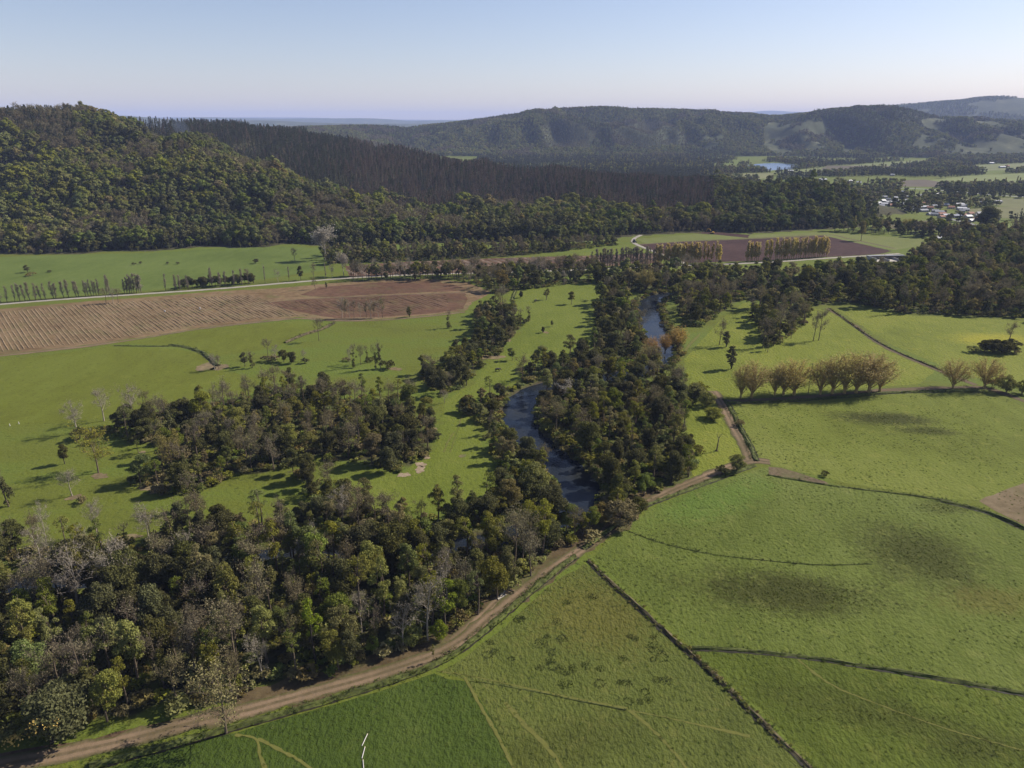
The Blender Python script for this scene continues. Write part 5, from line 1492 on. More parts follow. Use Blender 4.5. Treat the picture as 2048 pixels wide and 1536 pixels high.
# middle distance prototypes: fewer, larger leaf faces
MID, MIDH, MIDK = [], [], {}
def mid(kind, H, pair, tm, cm):
    MIDK.setdefault(kind, []).append(len(MID)); MID.append((pair, tm, cm)); MIDH.append(H)
for i in range(3):
    for tone in ('olive', 'green', 'brown', 'bright'):
        s = OLD_SHAPES[(i * 2 + len(tone)) % 5]
        mid('leafy_' + tone, s['H'], t_leafy(401 + i * 9 + len(tone), size=0.74, per=34, spread=0.35, **{**s, 'n': 20}), [BARK['brown']], [LEAF[{'olive': 'hill_olive', 'green': 'hill_green'}.get(tone, tone)]])
    mid('evergreen', 11, t_leafy(431 + i, H=11, z0=0.8, rx=3.0, n=20, size=0.72, per=34, spread=0.35), [BARK['dark']], [LEAF['dark']])
    mid('bare_brown', 12, t_bare(441 + i, 12, 2.5, 2.7, fuzz=420, fsize=0.42, twigw=0.09, nl=9), [BARK['brown']], [BARK['brown'], LEAF['mauve']])
    mid('bare_grey', 12, t_bare(451 + i, 12, 2.5, 2.7, fuzz=320, fsize=0.38, twigw=0.09, nl=9), [BARK['pale']], [BARK['pale'], LEAF['grey']])
    mid('ivy', 12, t_ivy(461 + i, 12), [BARK['brown']], [BARK['brown'], LEAF['grey'], LEAF['dark']])
    mid('pine', 18, t_pine(471 + i, 18, 0.34, 2.2, 0.68, 300), [BARK['brown']], [LEAF['pine']])
    mid('plantation', 18, t_pine(481 + i, 18, 0.2, 2.0, 0.62, 300), [BARK['brown']], [LEAF['larch']])
    mid('tall', 16, t_leafy(491 + i, H=16, z0=2.0, rx=2.2, n=20, size=0.75, per=34, spread=0.35, cr=(0.8, 1.4)), [BARK['brown']], [LEAF[('hill_olive', 'hill_green', 'hill_yellow')[i]]])
    mid('poplar_gold', 18, t_poplar(497 + i, 18, 1.2, 420, 0.09, 0.5), [BARK['brown']], [BARK['gold'], LEAF['gold']])
    mid('shrub', 2.4, t_shrub(501 + i, size=0.55, per=38), [BARK['brown']], [LEAF[('green', 'olive', 'brown')[i]]])
for a in ('shrub_dark', 'shrub_olive', 'shrub_brown'):
    MIDK[a] = MIDK['shrub']
COL_MID = proto_collection('mid_tree', MID)
MIDH = np.array(MIDH)

def choose(kinds, r):
    return np.array([MIDK[k_][r.integers(len(MIDK[k_]))] for k_ in kinds])

def scl_for(idx, h, r, lo=0.85, hi=1.2):
    s = h / MIDH[idx]
    w = s * r.uniform(lo, hi, len(idx))
    return np.column_stack([w, w, s])

# trees of the valley woods past the counted ones, plus undergrowth
r = np.random.default_rng(601)
fp = [t for t in FAR_POINTS if t['kind'] in MIDK and -200 < t['u'] < 2250]
if fp:
    idx = choose([t['kind'] for t in fp], r)
    h = np.array([t['h'] for t in fp])
    scatter('distant_wood', [(t['x'], t['y'], t['z']) for t in fp], scl_for(idx, h, r), idx, COL_MID, 'mixed olive and brown trees massed along the far river bank', 'wood', 1)
pts, hs, kd = [], [], []
for zi, (zn, poly) in enumerate(ZW.items()):
    if zn == 'roadside belt':
        continue
    gap = 2.7 if zn in ('foreground wood', 'north bank wood', 'river strip', 'island wood', 'central wood', 'spur clump') else 3.6
    rr = np.random.default_rng(620 + zi)
    X, Y = jgrid(*poly.min(0)[[0]], *poly.max(0)[[0]], poly[:, 1].min(), poly[:, 1].max(), gap, rr)
    m = inside(X, Y, poly)
    X, Y = X[m], Y[m]
    c_, d_ = river_cut(X, Y)
    m = (d_ > RIVER_HALF - 0.2) & (dist_polyline(X, Y, ROAD) > 3.2) & (rr.random(len(X)) < 0.8)
    pts.append(np.column_stack([X, Y, c_])[m]); hs.append((rr.uniform(0.9, 2.6, len(X)) * (1.5 if zn == 'right bank wood' else 1.0))[m])
# both river banks are lined with bushes
rr = np.random.default_rng(640)
dR = np.gradient(RIVER, axis=0); dR /= np.linalg.norm(dR, axis=1)[:, None]
nR = np.column_stack([-dR[:, 1], dR[:, 0]])
for sgn in (-1, 1):
    for rep in range(3):
        q = RIVER + nR * (sgn * (RIVER_HALF + 0.4 + rr.uniform(0, 2.6, len(RIVER))))[:, None] + rr.normal(0, 0.7, RIVER.shape)
        c_, d_ = river_cut(q[:, 0], q[:, 1])
        m = (d_ > RIVER_HALF - 0.4) & (dist_polyline(q[:, 0], q[:, 1], ROAD) > 3)
        pts.append(np.column_stack([q, c_ - 0.1])[m]); hs.append(rr.uniform(1.0, 2.6, m.sum()))
pts = np.vstack(pts); hs = np.concatenate(hs)
idx = choose(['shrub'] * len(pts), r)
scatter('undergrowth', pts, scl_for(idx, hs, r, 0.9, 1.5), idx, COL_MID, 'low green and brown undergrowth beneath the trees and along the river banks', 'undergrowth', 2)

# wooded hillside on the left and the long spur behind it
r = np.random.default_rng(650)
X, Y = jgrid(-1120, 500, 560, 1480, 5.7, r)
m = (Y > base_y(X) + 1) & wedge(X, Y) & (X < BASE[-1, 0])
X, Y = X[m], Y[m]
Z, n1, n2, n3, nf, on1 = height(X, Y, True)
U, V = to_uv(X, Y, Z)
m = ~inside(U, V, CLEAR1)
crest2 = np.interp(X, [q[0] for q in SPUR2], [q[1] for q in SPUR2])
m &= (Y < crest2 + 120) & ~((Y > 900) & (U > 1430) & (V < 385))
m &= (np.minimum(np.minimum(n1, n2), n3) < 1.0) | (Y < base_y(X) + 130)
X, Y, Z, n1, n2, n3, on1, U, V = (q[m] for q in (X, Y, Z, n1, n2, n3, on1, U, V))
na, nb, nc = fbm(X, Y, 150, 71), fbm(X, Y, 70, 72), r.random(len(X))
gv = np.abs(fbm(X * 1.5, Y * 0.5, 230, 3, 3) - 0.5)
kinds, hh = [], []
for x, y, a, b, c_, s1, d2, u, v, d1, d3, gq in zip(X, Y, na, nb, nc, on1, n2, U, V, n1, n3, gv):
    if s1 and d3 > 1:
        if d1 < 0.20 and u < 150:
            k_ = 'pine' if c_ < 0.6 else 'bare_brown'
        elif gq > 0.13 and c_ < 0.75:
            k_ = 'evergreen'
        elif b < 0.37:
            k_ = 'bare_brown' if c_ < 0.7 else 'leafy_olive'
        elif a > 0.55:
            k_ = 'evergreen' if c_ < 0.6 else 'leafy_green'
        elif a < 0.42:
            k_ = 'tall' if c_ < 0.5 else 'leafy_olive' if c_ < 0.9 else 'leafy_green'
        else:
            k_ = 'leafy_olive' if c_ < 0.48 else 'tall' if c_ < 0.66 else 'leafy_green' if c_ < 0.80 else 'leafy_brown' if c_ < 0.9 else 'evergreen'
        h_ = 13.5
    elif d3 < 1.0 and u > 1425:
        k_ = 'tall' if c_ < 0.40 else 'leafy_green' if c_ < 0.55 else 'evergreen' if c_ < 0.72 else 'pine'
        h_ = 17
    else:
        lim = 0.76 + (a - 0.5) * 0.7
        if u > 700 and d2 < lim:
            k_ = 'plantation' if c_ < 0.72 else 'pine'
            h_ = 17.5
        elif d2 < 0.5 and a > 0.36:
            k_ = 'pine' if c_ < 0.8 else 'plantation'
            h_ = 17
        elif b < 0.36:
            k_ = 'bare_brown' if c_ < 0.6 else 'plantation'
            h_ = 14
        else:
            k_ = 'tall' if c_ < 0.38 else 'leafy_olive' if c_ < 0.62 else 'leafy_green' if c_ < 0.78 else 'evergreen' if c_ < 0.9 else 'leafy_brown'
            h_ = 14.5
    kinds.append(k_); hh.append(h_ * 1.08)
idx = choose(kinds, r)
h = np.array(hh) * r.uniform(0.55, 1.22, len(X)) * np.where((r.random(len(X)) < 0.08) & ~np.isin(kinds, ['pine', 'plantation']), 1.35, 1.0)
h = np.where(np.isin(kinds, ['pine', 'plantation']), np.clip(h, 12.0, 18.5), h)
edge = np.clip((Y - base_y(X)) / 14, 0.35, 1)
scatter('hillside_forest', np.column_stack([X, Y, Z - 0.2]), scl_for(idx, h * edge, r, 0.95, 1.3), idx, COL_MID, 'mixed olive, brown and dark forest covering the hillside and spur', 'forest', 3)

# far prototypes: a handful of big faces each
FARP = []
for i in range(2):
    for tone in ('dark', 'olive', 'green', 'mauve'):
        FARP.append((t_leafy(701 + i * 5 + len(tone), H=12, z0=0.6, rx=3.4, n=9, size=1.7, per=6.5, cr=(1.3, 2.0), spread=0.25), [BARK['brown']], [LEAF[{'olive': 'far_olive', 'green': 'far_green'}.get(tone, tone)]]))
FARP.append((t_pine(731, 15, 0.1, 1.6, 1.5, 60), [BARK['brown']], [LEAF['pine']]))
FARP.append((t_poplar(732, 16, 1.2, 70, 0.2, 1.1), [BARK['brown']], [BARK['gold'], LEAF['yellow']]))
COL_FAR = proto_collection('far_tree', FARP)
r = np.random.default_rng(660)
X, Y = jgrid(-2300, 2700, 2050, 3420, 8.2, r)
crest1 = np.interp(X, [q[0] for q in FAR1], [q[1] for q in FAR1])
m = wedge(X, Y, 120) & (Y < crest1 + 50)
X, Y = X[m], Y[m]
Z, n1, n2, n3, nf, on1 = height(X, Y, True)
U, V = to_uv(X, Y, Z)
m = Z > 3.5
for pl in FARCUT[:2]:
    m &= ~inside(U, V, pl) | (fbm(X, Y, 50, 45) > 0.62)
for pl in FARMEAD:
    m &= ~inside(U, V, pl) | (fbm(X, Y, 60, 44) > 0.60)
thin = np.ones(len(X), bool)
for pl in FARCUT[2:]:
    thin &= ~inside(U, V, pl)
X, Y, Z, thin = X[m], Y[m], Z[m], thin[m]
na, nb, c_ = fbm(X, Y, 300, 81), fbm(X, Y, 120, 82), r.random(len(X))
gq = np.abs(fbm(X * 1.5, Y * 0.45, 460, 11, 4) - 0.5)
na = na + np.where(gq > 0.12, 0.12, -0.03)
idx = np.where(~thin | (nb < 0.36), np.where(c_ < 0.7, 3, 7), np.where(na > 0.56, np.where(c_ < 0.55, 0, np.where(c_ < 0.8, 8, 2)), np.where(c_ < 0.35, 1, np.where(c_ < 0.6, 2, np.where(c_ < 0.8, 5, 4)))))
s = r.uniform(0.6, 1.15, len(X)) * np.where(~thin, 0.55, 1.0)
w = s * r.uniform(0.9, 1.4, len(X))
scatter('far_hill_forest', np.column_stack([X, Y, Z - 0.3]), np.column_stack([w, w, s]), idx, COL_FAR, 'blue green forest covering the far hills across the valley', 'forest', 4)
r = np.random.default_rng(665)
X, Y = jgrid(1700, 4700, 4500, 5700, 17, r)
m = wedge(X, Y, 100)
X, Y = X[m], Y[m]
Z = height(X, Y)
m = fbm(X, Y, 420, 91) > 0.42
w = r.uniform(1.0, 1.7, m.sum())
scatter('ridge_forest', np.column_stack([X, Y, Z - 0.3])[m], np.column_stack([w, w, w * 0.8]), r.integers(0, 3, m.sum()), COL_FAR, 'hazy forest on the farthest ridge at the right', 'forest', 5)

# far valley floor: hedges, groves and gardens
HOUSES_UV = [(1742, 406, 'grey'), (1757, 409, 'white'), (1766, 404, 'white'), (1775, 407, 'grey'), (1790, 404, 'white'), (1781, 413, 'rust'), (1795, 413, 'white'), (1805, 411, 'grey'), (1832, 418, 'white'), (1847, 417, 'white'), (1846, 424, 'grey'),
             (1878, 427, 'grey'), (1882, 431, 'rust'), (1895, 434, 'white'), (1906, 435, 'white'), (1918, 434, 'white'), (1927, 433, 'rust'), (1940, 430, 'rust'), (1936, 436, 'white'),
             (1782, 387, 'white'), (1792, 388, 'white'), (1806, 386, 'white'), (1874, 390, 'white'), (1700, 365, 'white'), (1717, 368, 'white'), (1645, 362, 'white'), (1844, 343, 'rust'), (1580, 344, 'white'), (1966, 407, 'grey'), (1995, 406, 'grey'),
             (2004, 336, 'white'), (2014, 334, 'rust'), (1982, 328, 'white'), (1784, 352, 'grey'), (2040, 463, 'white'), (1873, 480, 'white')]
_r = np.random.default_rng(12)
_vp = [(1735, 395), (1830, 390), (1960, 420), (2010, 440), (1940, 450), (1870, 438), (1790, 421), (1738, 414)]
while len(HOUSES_UV) < 72:
    u_, v_ = _r.uniform(1735, 2010), _r.uniform(390, 450)
    if inside(np.array([u_]), np.array([v_]), _vp)[0] and min(math.hypot(u_ - a, (v_ - b) * 2) for a, b, _ in HOUSES_UV) > 9:
        HOUSES_UV.append((u_, v_, ['white', 'grey', 'grey', 'grey', 'rust', 'grey'][_r.integers(6)]))
HX = GL([(u, v) for u, v, _ in HOUSES_UV])
r = np.random.default_rng(670)
X, Y = jgrid(-100, 1900, 690, 2320, 8.5, r)
m = wedge(X, Y, 80)
X, Y = X[m], Y[m]
Z = height(X, Y)
U, V = to_uv(X, Y, Z)
m = (Z < 3.5) & ((X > BASE[-1, 0]) | (Y > 1050)) & (V < 448)
dens = fbm(X, Y, 130, 95) * 0.7 + fbm(X, Y, 40, 96) * 0.3
m &= dens > np.where(U < 1420, 0.30, np.where(V > 395, 0.48, 0.48))
for pl, _ in FARF:
    m &= ~inside(X, Y, GL(pl))
m &= ~inside(U, V, [(1485, 333), (1545, 324), (1605, 332), (1545, 346)])
dH = np.min(np.hypot(X[:, None] - HX[None, :, 0], Y[:, None] - HX[None, :, 1]), axis=1)
m &= (dH > 8)
front = np.zeros(len(X), bool)
for hx, hy in HX:
    front |= (np.abs(X - hx * Y / hy) < 6) & (Y < hy) & (Y > hy - 22)
m &= ~front
hw = GL([(1800, 376), (1860, 379), (1920, 384), (1990, 390), (2080, 396)])
m &= dist_polyline(X, Y, hw) > 16
X, Y, Z, U = X[m], Y[m], Z[m], U[m]
c_ = r.random(len(X)); q = fbm(X, Y, 110, 97)
idx = np.where(q > 0.55, np.where(c_ < 0.6, 0, 8), np.where(c_ < 0.25, 1, np.where(c_ < 0.40, 2, np.where(c_ < 0.55, 3, np.where(c_ < 0.82, 0, np.where(c_ < 0.92, 5, 9))))))
idx = np.where((U < 1430) & (c_ < 0.8), 8, idx)
s = r.uniform(0.45, 1.15, len(X)); w = s * r.uniform(0.9, 1.4, len(X))
scatter('valley_trees', np.column_stack([X, Y, Z - 0.1]), np.column_stack([w, w, s]), idx, COL_FAR, 'hedges and groves dotted over the far valley floor', 'trees', 6)
# nearer mixed grove between the river wood and the village
r = np.random.default_rng(680)
GRV = [(1650, 463), (1700, 459), (1765, 450), (1800, 462), (1890, 462), (1960, 468), (2130, 448), (2130, 492), (1950, 494), (1880, 492), (1860, 480), (1800, 470), (1720, 467)]
gp = GL(GRV)
X, Y = jgrid(*gp.min(0)[[0]], *gp.max(0)[[0]], gp[:, 1].min(), gp[:, 1].max(), 8.0, r)
m = inside(X, Y, gp) & (np.min(np.hypot(X[:, None] - HX[None, :, 0], Y[:, None] - HX[None, :, 1]), axis=1) > 10)
X, Y = X[m], Y[m]
kk = r.choice(['leafy_olive', 'leafy_brown', 'evergreen', 'bare_brown', 'poplar_gold', 'tall', 'leafy_green'], len(X), p=[.26, .20, .2, .12, .07, .1, .05])
idx = choose(kk, r)
scatter('village_grove', np.column_stack([X, Y, np.zeros(len(X))]), scl_for(idx, r.uniform(7, 16, len(X)), r), idx, COL_MID, 'tan and olive grove between the river wood and the village', 'grove', 7)

# grass tufts on the near pastures and brambles along the banks
def tuft(seed, h=0.35, n=9, w=0.10, spread=0.22):
    q = np.random.default_rng(seed)
    a = np.column_stack([q.normal(0, spread * 0.5, (n, 2)), np.zeros(n)])
    b = a + np.column_stack([q.normal(0, spread, (n, 2)), q.uniform(0.6, 1.1, n) * h])
    return MB(), MB().quads(ribbons(a, b, w, q))
COL_TUFT = proto_collection('tuft', [(tuft(801), [BARK['brown']], [LEAF['tuft']]), (tuft(802, 0.3, 12, 0.12, 0.3), [BARK['brown']], [LEAF['tuft']]), (tuft(803, 0.45, 12, 0.10, 0.25), [BARK['brown']], [LEAF['sedge']]), (tuft(804, 0.7, 16, 0.12, 0.4), [BARK['brown']], [LEAF['rush']])])
r = np.random.default_rng(810)
X, Y = jgrid(-110, 260, 86, 265, 1.55, r)
U, V = to_uv(X, Y, np.zeros(len(X)))
m = (U > -40) & (U < 2090) & inside(U, V, [(-50, 1545), (450, 1480), (865, 1350), (1160, 1110), (1500, 935), (1470, 815), (1900, 785), (2100, 810), (2100, 1600), (-50, 1600)])
dens = fbm(X, Y, 9, 99)
m &= r.random(len(X)) < np.clip((dens - 0.33) * 2.2, 0.02, 1.0)
X, Y = X[m], Y[m]
s = r.uniform(0.3, 0.75, len(X))
scatter('grass_tufts', np.column_stack([X, Y, np.full(len(X), 0.01)]), np.column_stack([s * 1.3, s * 1.3, s]), r.choice([0, 1, 2], len(X), p=[.5, .46, .04]), COL_TUFT, 'coarse grass tufts all over the near pastures', 'grass', 8)
pts = []
for u, v, ru, rv in [(1560, 1182, 185, 42), (1840, 1110, 100, 62), (1890, 1015, 60, 14), (1760, 836, 95, 13), (1850, 862, 62, 8), (1750, 1430, 220, 34), (1950, 1500, 120, 26), (1690, 1190, 70, 24)]:
    x, y = G(u, v); rx_, ry_ = abs(G(u + ru, v)[0] - x), abs(G(u, v - rv)[1] - y)
    n = int(rx_ * ry_ * 2.2)
    q = r.normal(0, 0.45, (n, 2)) * (rx_, ry_) + (x, y)
    pts.append(np.column_stack([q, np.full(len(q), 0.012)]))
pts = np.vstack(pts); s = r.uniform(0.25, 0.55, len(pts))
scatter('sedge_tufts', pts, np.column_stack([s * 1.4, s * 1.4, s]), r.choice([2, 0], len(pts), p=[.5, .5]), COL_TUFT, 'dark sedge massed in wet patches of the right pastures', 'sedge', 11)
pts, ss = [], []
for i, (nm, ln, hw, hg, mt) in enumerate(DITCH):
    q = spline(GL(ln), 0.5 if i < 9 else 1.0)
    for rep in range(3 if hw > 0.8 else 1):
        pts.append(np.column_stack([q + r.normal(0, hw * 0.7, q.shape), np.full(len(q), hg * 0.35)])); ss.append(r.uniform(0.4, 1.1, len(q)) * (1.2 if mt is M_HEDGE else 1.0))
pts = np.vstack(pts); ss = np.concatenate(ss)
scatter('bank_grass', pts, np.column_stack([ss, ss, ss]), r.choice([0, 1, 2, 3], len(pts), p=[.45, .45, .07, .03]), COL_TUFT, 'long rough grass along the ditch banks and lane verges', 'grass', 9)

pts, hs = [], []
for nm, ln, hw, hg, mt in DITCH:
    if mt is M_HEDGE:
        q = spline(GL(ln), 0.8)
        for rep_ in range(2):
            pts.append(np.column_stack([q + r.normal(0, 0.5, q.shape), np.full(len(q), 0.1)])); hs.append(r.uniform(0.15, 0.5, len(q)) * (0.4 + 1.2 * noise(q[:, 0], q[:, 1], 9, 5)))
pts = np.vstack(pts); hs = np.concatenate(hs)
idx = choose(['shrub'] * len(pts), r)
scatter('hedge_brush', pts, scl_for(idx, hs, r, 1.0, 1.4), idx, COL_MID, 'low brown brush growing along the hedge banks between pastures', 'brush', 10)

# rush clumps of the spotted pasture
def rush_mesh(seed, ring):
    q = np.random.default_rng(seed)
    n = 75
    a = q.uniform(0, 2 * math.pi, n); rad = (q.normal(0.9, 0.14, n) if ring else np.sqrt(q.random(n)))
    c_ = np.column_stack([np.cos(a) * rad, np.sin(a) * rad, np.zeros(n)])
    e = c_ + np.column_stack([q.normal(0, 0.13, (n, 2)), q.uniform(0.12, 0.30, n)])
    me = MB().quads(ribbons(c_, e, 0.11, q)).mesh('rush_clump')
    me.materials.append(LEAF['rush'])
    return me
RUSH = [rush_mesh(831 + i, i < 1) for i in range(4)]
r = np.random.default_rng(840)
rush = [(1040, 1238, 11), (1034, 1241, 8), (1045, 1236, 7), (1125, 1277, 13), (1082, 1287, 14), (1094, 1274, 7), (1103, 1305, 11), (1102, 1322, 12), (1106, 1332, 12), (1080, 1336, 9), (1122, 1339, 11), (1146, 1338, 10), (1133, 1347, 8), (1173, 1332, 12),
        (1201, 1338, 11), (1246, 1317, 9), (1270, 1278, 9), (1310, 1296, 16), (1325, 1315, 12), (1307, 1319, 7), (1314, 1360, 11), (1334, 1361, 12), (1240, 1365, 8), (1254, 1366, 10), (1200, 1367, 10), (1131, 1368, 14), (1186, 1193, 11), (1134, 1205, 10),
        (1114, 1244, 10), (1291, 1384, 8), (1298, 1400, 10), (1280, 1404, 9), (1257, 1403, 10), (1306, 1275, 7), (1023, 1318, 7), (975, 1310, 10), (990, 1303, 9), (980, 1285, 8), (1260, 1273, 7)]
rush.sort()
for i, (u, v, ru) in enumerate(rush):
    x, y = G(u, v); s = abs(G(u + ru, v)[0] - x)
    o = link('rush_clump', RUSH[r.integers(4)])
    o.location = (x, y, 0.012); o.rotation_euler = (0, 0, r.uniform(0, 6)); o.scale = (s, s * r.uniform(0.8, 1.2), 1.0)
    tag(o, 'dark rush clump, %s from %s in the spotted pasture' % ((ORD[i], 'the left') if i < 20 else (ORD[len(rush) - 1 - i], 'the right')), 'rush clump', 'rush clumps in the spotted pasture')

# ------------------------------------------------------------------ buildings and small things
M_WALL = {'white': plain_mat('wall_white', (0.36, 0.34, 0.31), 0.9, 0.1, 0.5), 'cream': plain_mat('wall_cream', (0.50, 0.42, 0.32), 0.9, 0.12, 0.5)}
M_ROOF = {'white': plain_mat('roof_zinc', (0.36, 0.37, 0.40), 0.55, 0.12, 0.4, spec=0.4), 'grey': plain_mat('roof_grey', (0.20, 0.21, 0.235), 0.7, 0.15, 0.4), 'rust': plain_mat('roof_rust', (0.20, 0.09, 0.06), 0.8, 0.25, 0.4)}
M_GLASS = plain_mat('window_glass', (0.04, 0.05, 0.06), 0.15, 0.2, 1.0, spec=0.5)
M_DOOR = plain_mat('door_wood', (0.14, 0.09, 0.06), 0.8, 0.2, 1.0)

def house_parts(L, W, h, pitch):
    wall = MB().box((0, 0, h / 2), (L, W, h))
    wall.add([(-L / 2, -W / 2, h), (-L / 2, W / 2, h), (-L / 2, 0, h + pitch)], [(0, 2, 1)])
    wall.add([(L / 2, -W / 2, h), (L / 2, W / 2, h), (L / 2, 0, h + pitch)], [(0, 1, 2)])
    roof = MB()
    for sg in (-1, 1):
        e = 0.5
        a = np.array([(-L / 2 - e, sg * (W / 2 + e), h - pitch * e / (W / 2)), (L / 2 + e, sg * (W / 2 + e), h - pitch * e / (W / 2)), (L / 2 + e, 0, h + pitch), (-L / 2 - e, 0, h + pitch)])
        up = np.array([0, 0, 0.16])
        roof.add(np.vstack([a + 0.02 * up, a + up]), [(0, 1, 2, 3), (4, 5, 6, 7), (0, 1, 5, 4), (1, 2, 6, 5), (3, 0, 4, 7)])
    win = [MB().box((x, -W / 2 - 0.04, h * 0.58), (1.5, 0.10, 1.2)).mesh('window') for x in (-L * 0.3, L * 0.3)]
    door = MB().box((0, -W / 2 - 0.04, 1.05), (1.1, 0.10, 2.1)).mesh('door')
    return wall.mesh('wall'), roof.mesh('roof'), win, door
HP = [house_parts(11, 8, 2.9, 1.9), house_parts(16, 9, 3.2, 1.6), house_parts(9, 7, 2.7, 2.2)]
wordr = {'white': 'zinc', 'grey': 'grey', 'rust': 'red'}
r = np.random.default_rng(850)
seen = {}
order = sorted(range(len(HOUSES_UV)), key=lambda i: HOUSES_UV[i][0])
zone_of = lambda u, v: ('left half of the village' if u < 1850 else 'right half of the village') if v >= 397 and u < 1960 else 'fields by the highway' if v >= 376 else 'far valley'
cnt = {}
for i in order:
    u, v, rc = HOUSES_UV[i]
    x, y = G(u, v)
    big = rc == 'white' and r.random() < 0.4
    wl, rf, wi, dr = HP[1 if big else r.integers(3)]
    key = (zone_of(u, v), rc); cnt[key] = cnt.get(key, 0) + 1
    root = empty('house', (x, y, 0.0), r.uniform(-0.5, 0.5), None)
    sc = 1.0 + 0.25 * (y > 1200)
    root.scale = (sc * 0.66, sc * 0.66, sc * 0.75)
    tag(root, 'small house with %s roof, %s from left in the %s' % (wordr[rc], ORD[cnt[key] - 1], key[0]), 'house', 'houses of the valley')
    for nm, me_, mt in [('wall', wl, M_WALL['white' if rc != 'rust' else 'cream']), ('roof', rf, M_ROOF[rc]), ('door', dr, M_DOOR)] + [('window', w_, M_GLASS) for w_ in wi]:
        if not me_.materials:
            me_.materials.append(mt)
        o = link(nm, me_, parent=root)
        o.material_slots[0].link = 'OBJECT'
        o.material_slots[0].material = mt
# one low shed with pens beside the plum field, a plastic tunnel and a green roofed hut
x, y = G(1768, 517)
shed = empty('farm_shed', (x, y, 0), R(6))
tag(shed, 'long low white walled farm shed beside the plum coloured field', 'shed')
link('wall', MB().box((0, 0, 1.3), (30, 0.4, 2.6)).box((-14.8, -7, 1.3), (0.4, 13.4, 2.6)).box((14.8, -7, 1.3), (0.4, 13.4, 2.6)).mesh('wall'), [M_WALL['white']], shed)
link('roof', MB().box((0, -1.6, 2.72), (30.6, 3.4, 0.2)).mesh('roof'), [M_ROOF['grey']], shed)
link('partition', MB().box((-4, -7.5, 0.8), (0.3, 11.5, 1.6)).mesh('partition'), [M_WALL['white']], shed)
link('partition', MB().box((5, -7.5, 0.8), (0.3, 11.5, 1.6)).mesh('partition'), [M_WALL['white']], shed)
link('yard_floor', MB().box((0, -8.5, 0.06), (29, 10, 0.08)).mesh('yard_floor'), [plain_mat('concrete', (0.36, 0.33, 0.29), 0.9, 0.15, 0.3)], shed)
x, y = G(1834, 518)
tun = empty('plastic_tunnel', (x, y, 0), R(20))
tag(tun, 'white plastic growing tunnel between trees near the farm shed', 'greenhouse')
th = np.linspace(0, math.pi, 9)
ring = lambda xx: np.column_stack([np.full(9, xx), np.cos(th) * 3.6, np.sin(th) * 3.3])
v_ = np.vstack([ring(-8), ring(8)])
link('cover', MB().add(v_, [(i, i + 1, i + 10, i + 9) for i in range(8)]).mesh('cover', True), [plain_mat('plastic_film', (0.72, 0.73, 0.75), 0.5, 0.05, 0.4, spec=0.5)], tun)
link('end_wall', MB().add(ring(-8.02), [tuple(range(9))]).mesh('end_wall'), [M_DOOR], tun)
link('end_wall', MB().add(ring(8.02), [tuple(range(9))[::-1]]).mesh('end_wall'), [M_DOOR], tun)

def wheel(rad, w):
    th = np.linspace(0, 2 * math.pi, 13)[:-1]
    a = np.column_stack([np.cos(th) * rad, np.full(12, -w / 2), np.sin(th) * rad]); b = a + (0, w, 0)
    return MB().add(np.vstack([a, b]), [(i, (i + 1) % 12, 12 + (i + 1) % 12, 12 + i) for i in range(12)] + [tuple(range(12))[::-1], tuple(range(12, 24))]).mesh('wheel')
M_TYRE = plain_mat('tyre', (0.02, 0.02, 0.02), 0.9, 0.2, 3)
M_YEL = plain_mat('machine_yellow', (0.50, 0.28, 0.03), 0.6, 0.15, 1, spec=0.4)
M_BLUE = plain_mat('machine_dark', (0.05, 0.06, 0.09), 0.5, 0.15, 1, spec=0.4)
x, y = G(1269, 485)
trc = empty('tractor', (x, y, 0.05), R(-60))
tag(trc, 'small dark tractor stopped at the bend of the gravel lane', 'tractor')
link('body', MB().box((0.9, 0, 1.1), (2.4, 0.9, 0.8), taper=0.85).box((-0.4, 0, 0.9), (1.6, 1.0, 0.5)).mesh('body'), [M_BLUE], trc)
link('cab', MB().box((-0.6, 0, 1.9), (1.4, 1.3, 1.3), taper=0.9).mesh('cab'), [M_GLASS], trc)
link('cab_roof', MB().box((-0.6, 0, 2.63), (1.5, 1.4, 0.14)).mesh('cab_roof'), [M_BLUE], trc)
wb, wf_ = wheel(0.85, 0.45), wheel(0.5, 0.3)
wb.materials.append(M_TYRE); wf_.materials.append(M_TYRE)
for me_, px_, pz, sy in ((wb, -0.9, 0.85, 1), (wb, -0.9, 0.85, -1), (wf_, 1.6, 0.5, 1), (wf_, 1.6, 0.5, -1)):
    o = link('wheel', me_, parent=trc); o.location = (px_, sy * 0.85, pz)
x, y = G(1424, 468)
ex = empty('excavator', (x, y, 0.05), R(160))
tag(ex, 'yellow excavator working at the edge of the plum field by the wood', 'excavator')
for sy in (-1, 1):
    link('track', MB().box((0, sy * 1.1, 0.45), (3.8, 0.6, 0.9), taper=0.85).mesh('track'), [M_TYRE], ex)
link('upper_body', MB().box((-0.4, 0, 1.6), (3.0, 2.4, 1.1), taper=0.92).mesh('upper_body'), [M_YEL], ex)
link('cab', MB().box((0.6, 0.7, 2.6), (1.3, 1.0, 1.4), taper=0.9).mesh('cab'), [M_GLASS], ex)
link('boom', MB().tube([(0.8, -0.2, 1.9), (2.4, -0.2, 4.6), (4.6, -0.2, 4.9)], [0.28, 0.26, 0.18], 4).mesh('boom'), [M_YEL], ex)
link('arm', MB().tube([(4.6, -0.2, 4.9), (5.6, -0.2, 2.2)], [0.2, 0.14], 4).mesh('arm'), [M_YEL], ex)
link('bucket', MB().box((5.6, -0.2, 1.8), (0.9, 1.1, 0.9), taper=0.7).mesh('bucket'), [M_TYRE], ex)

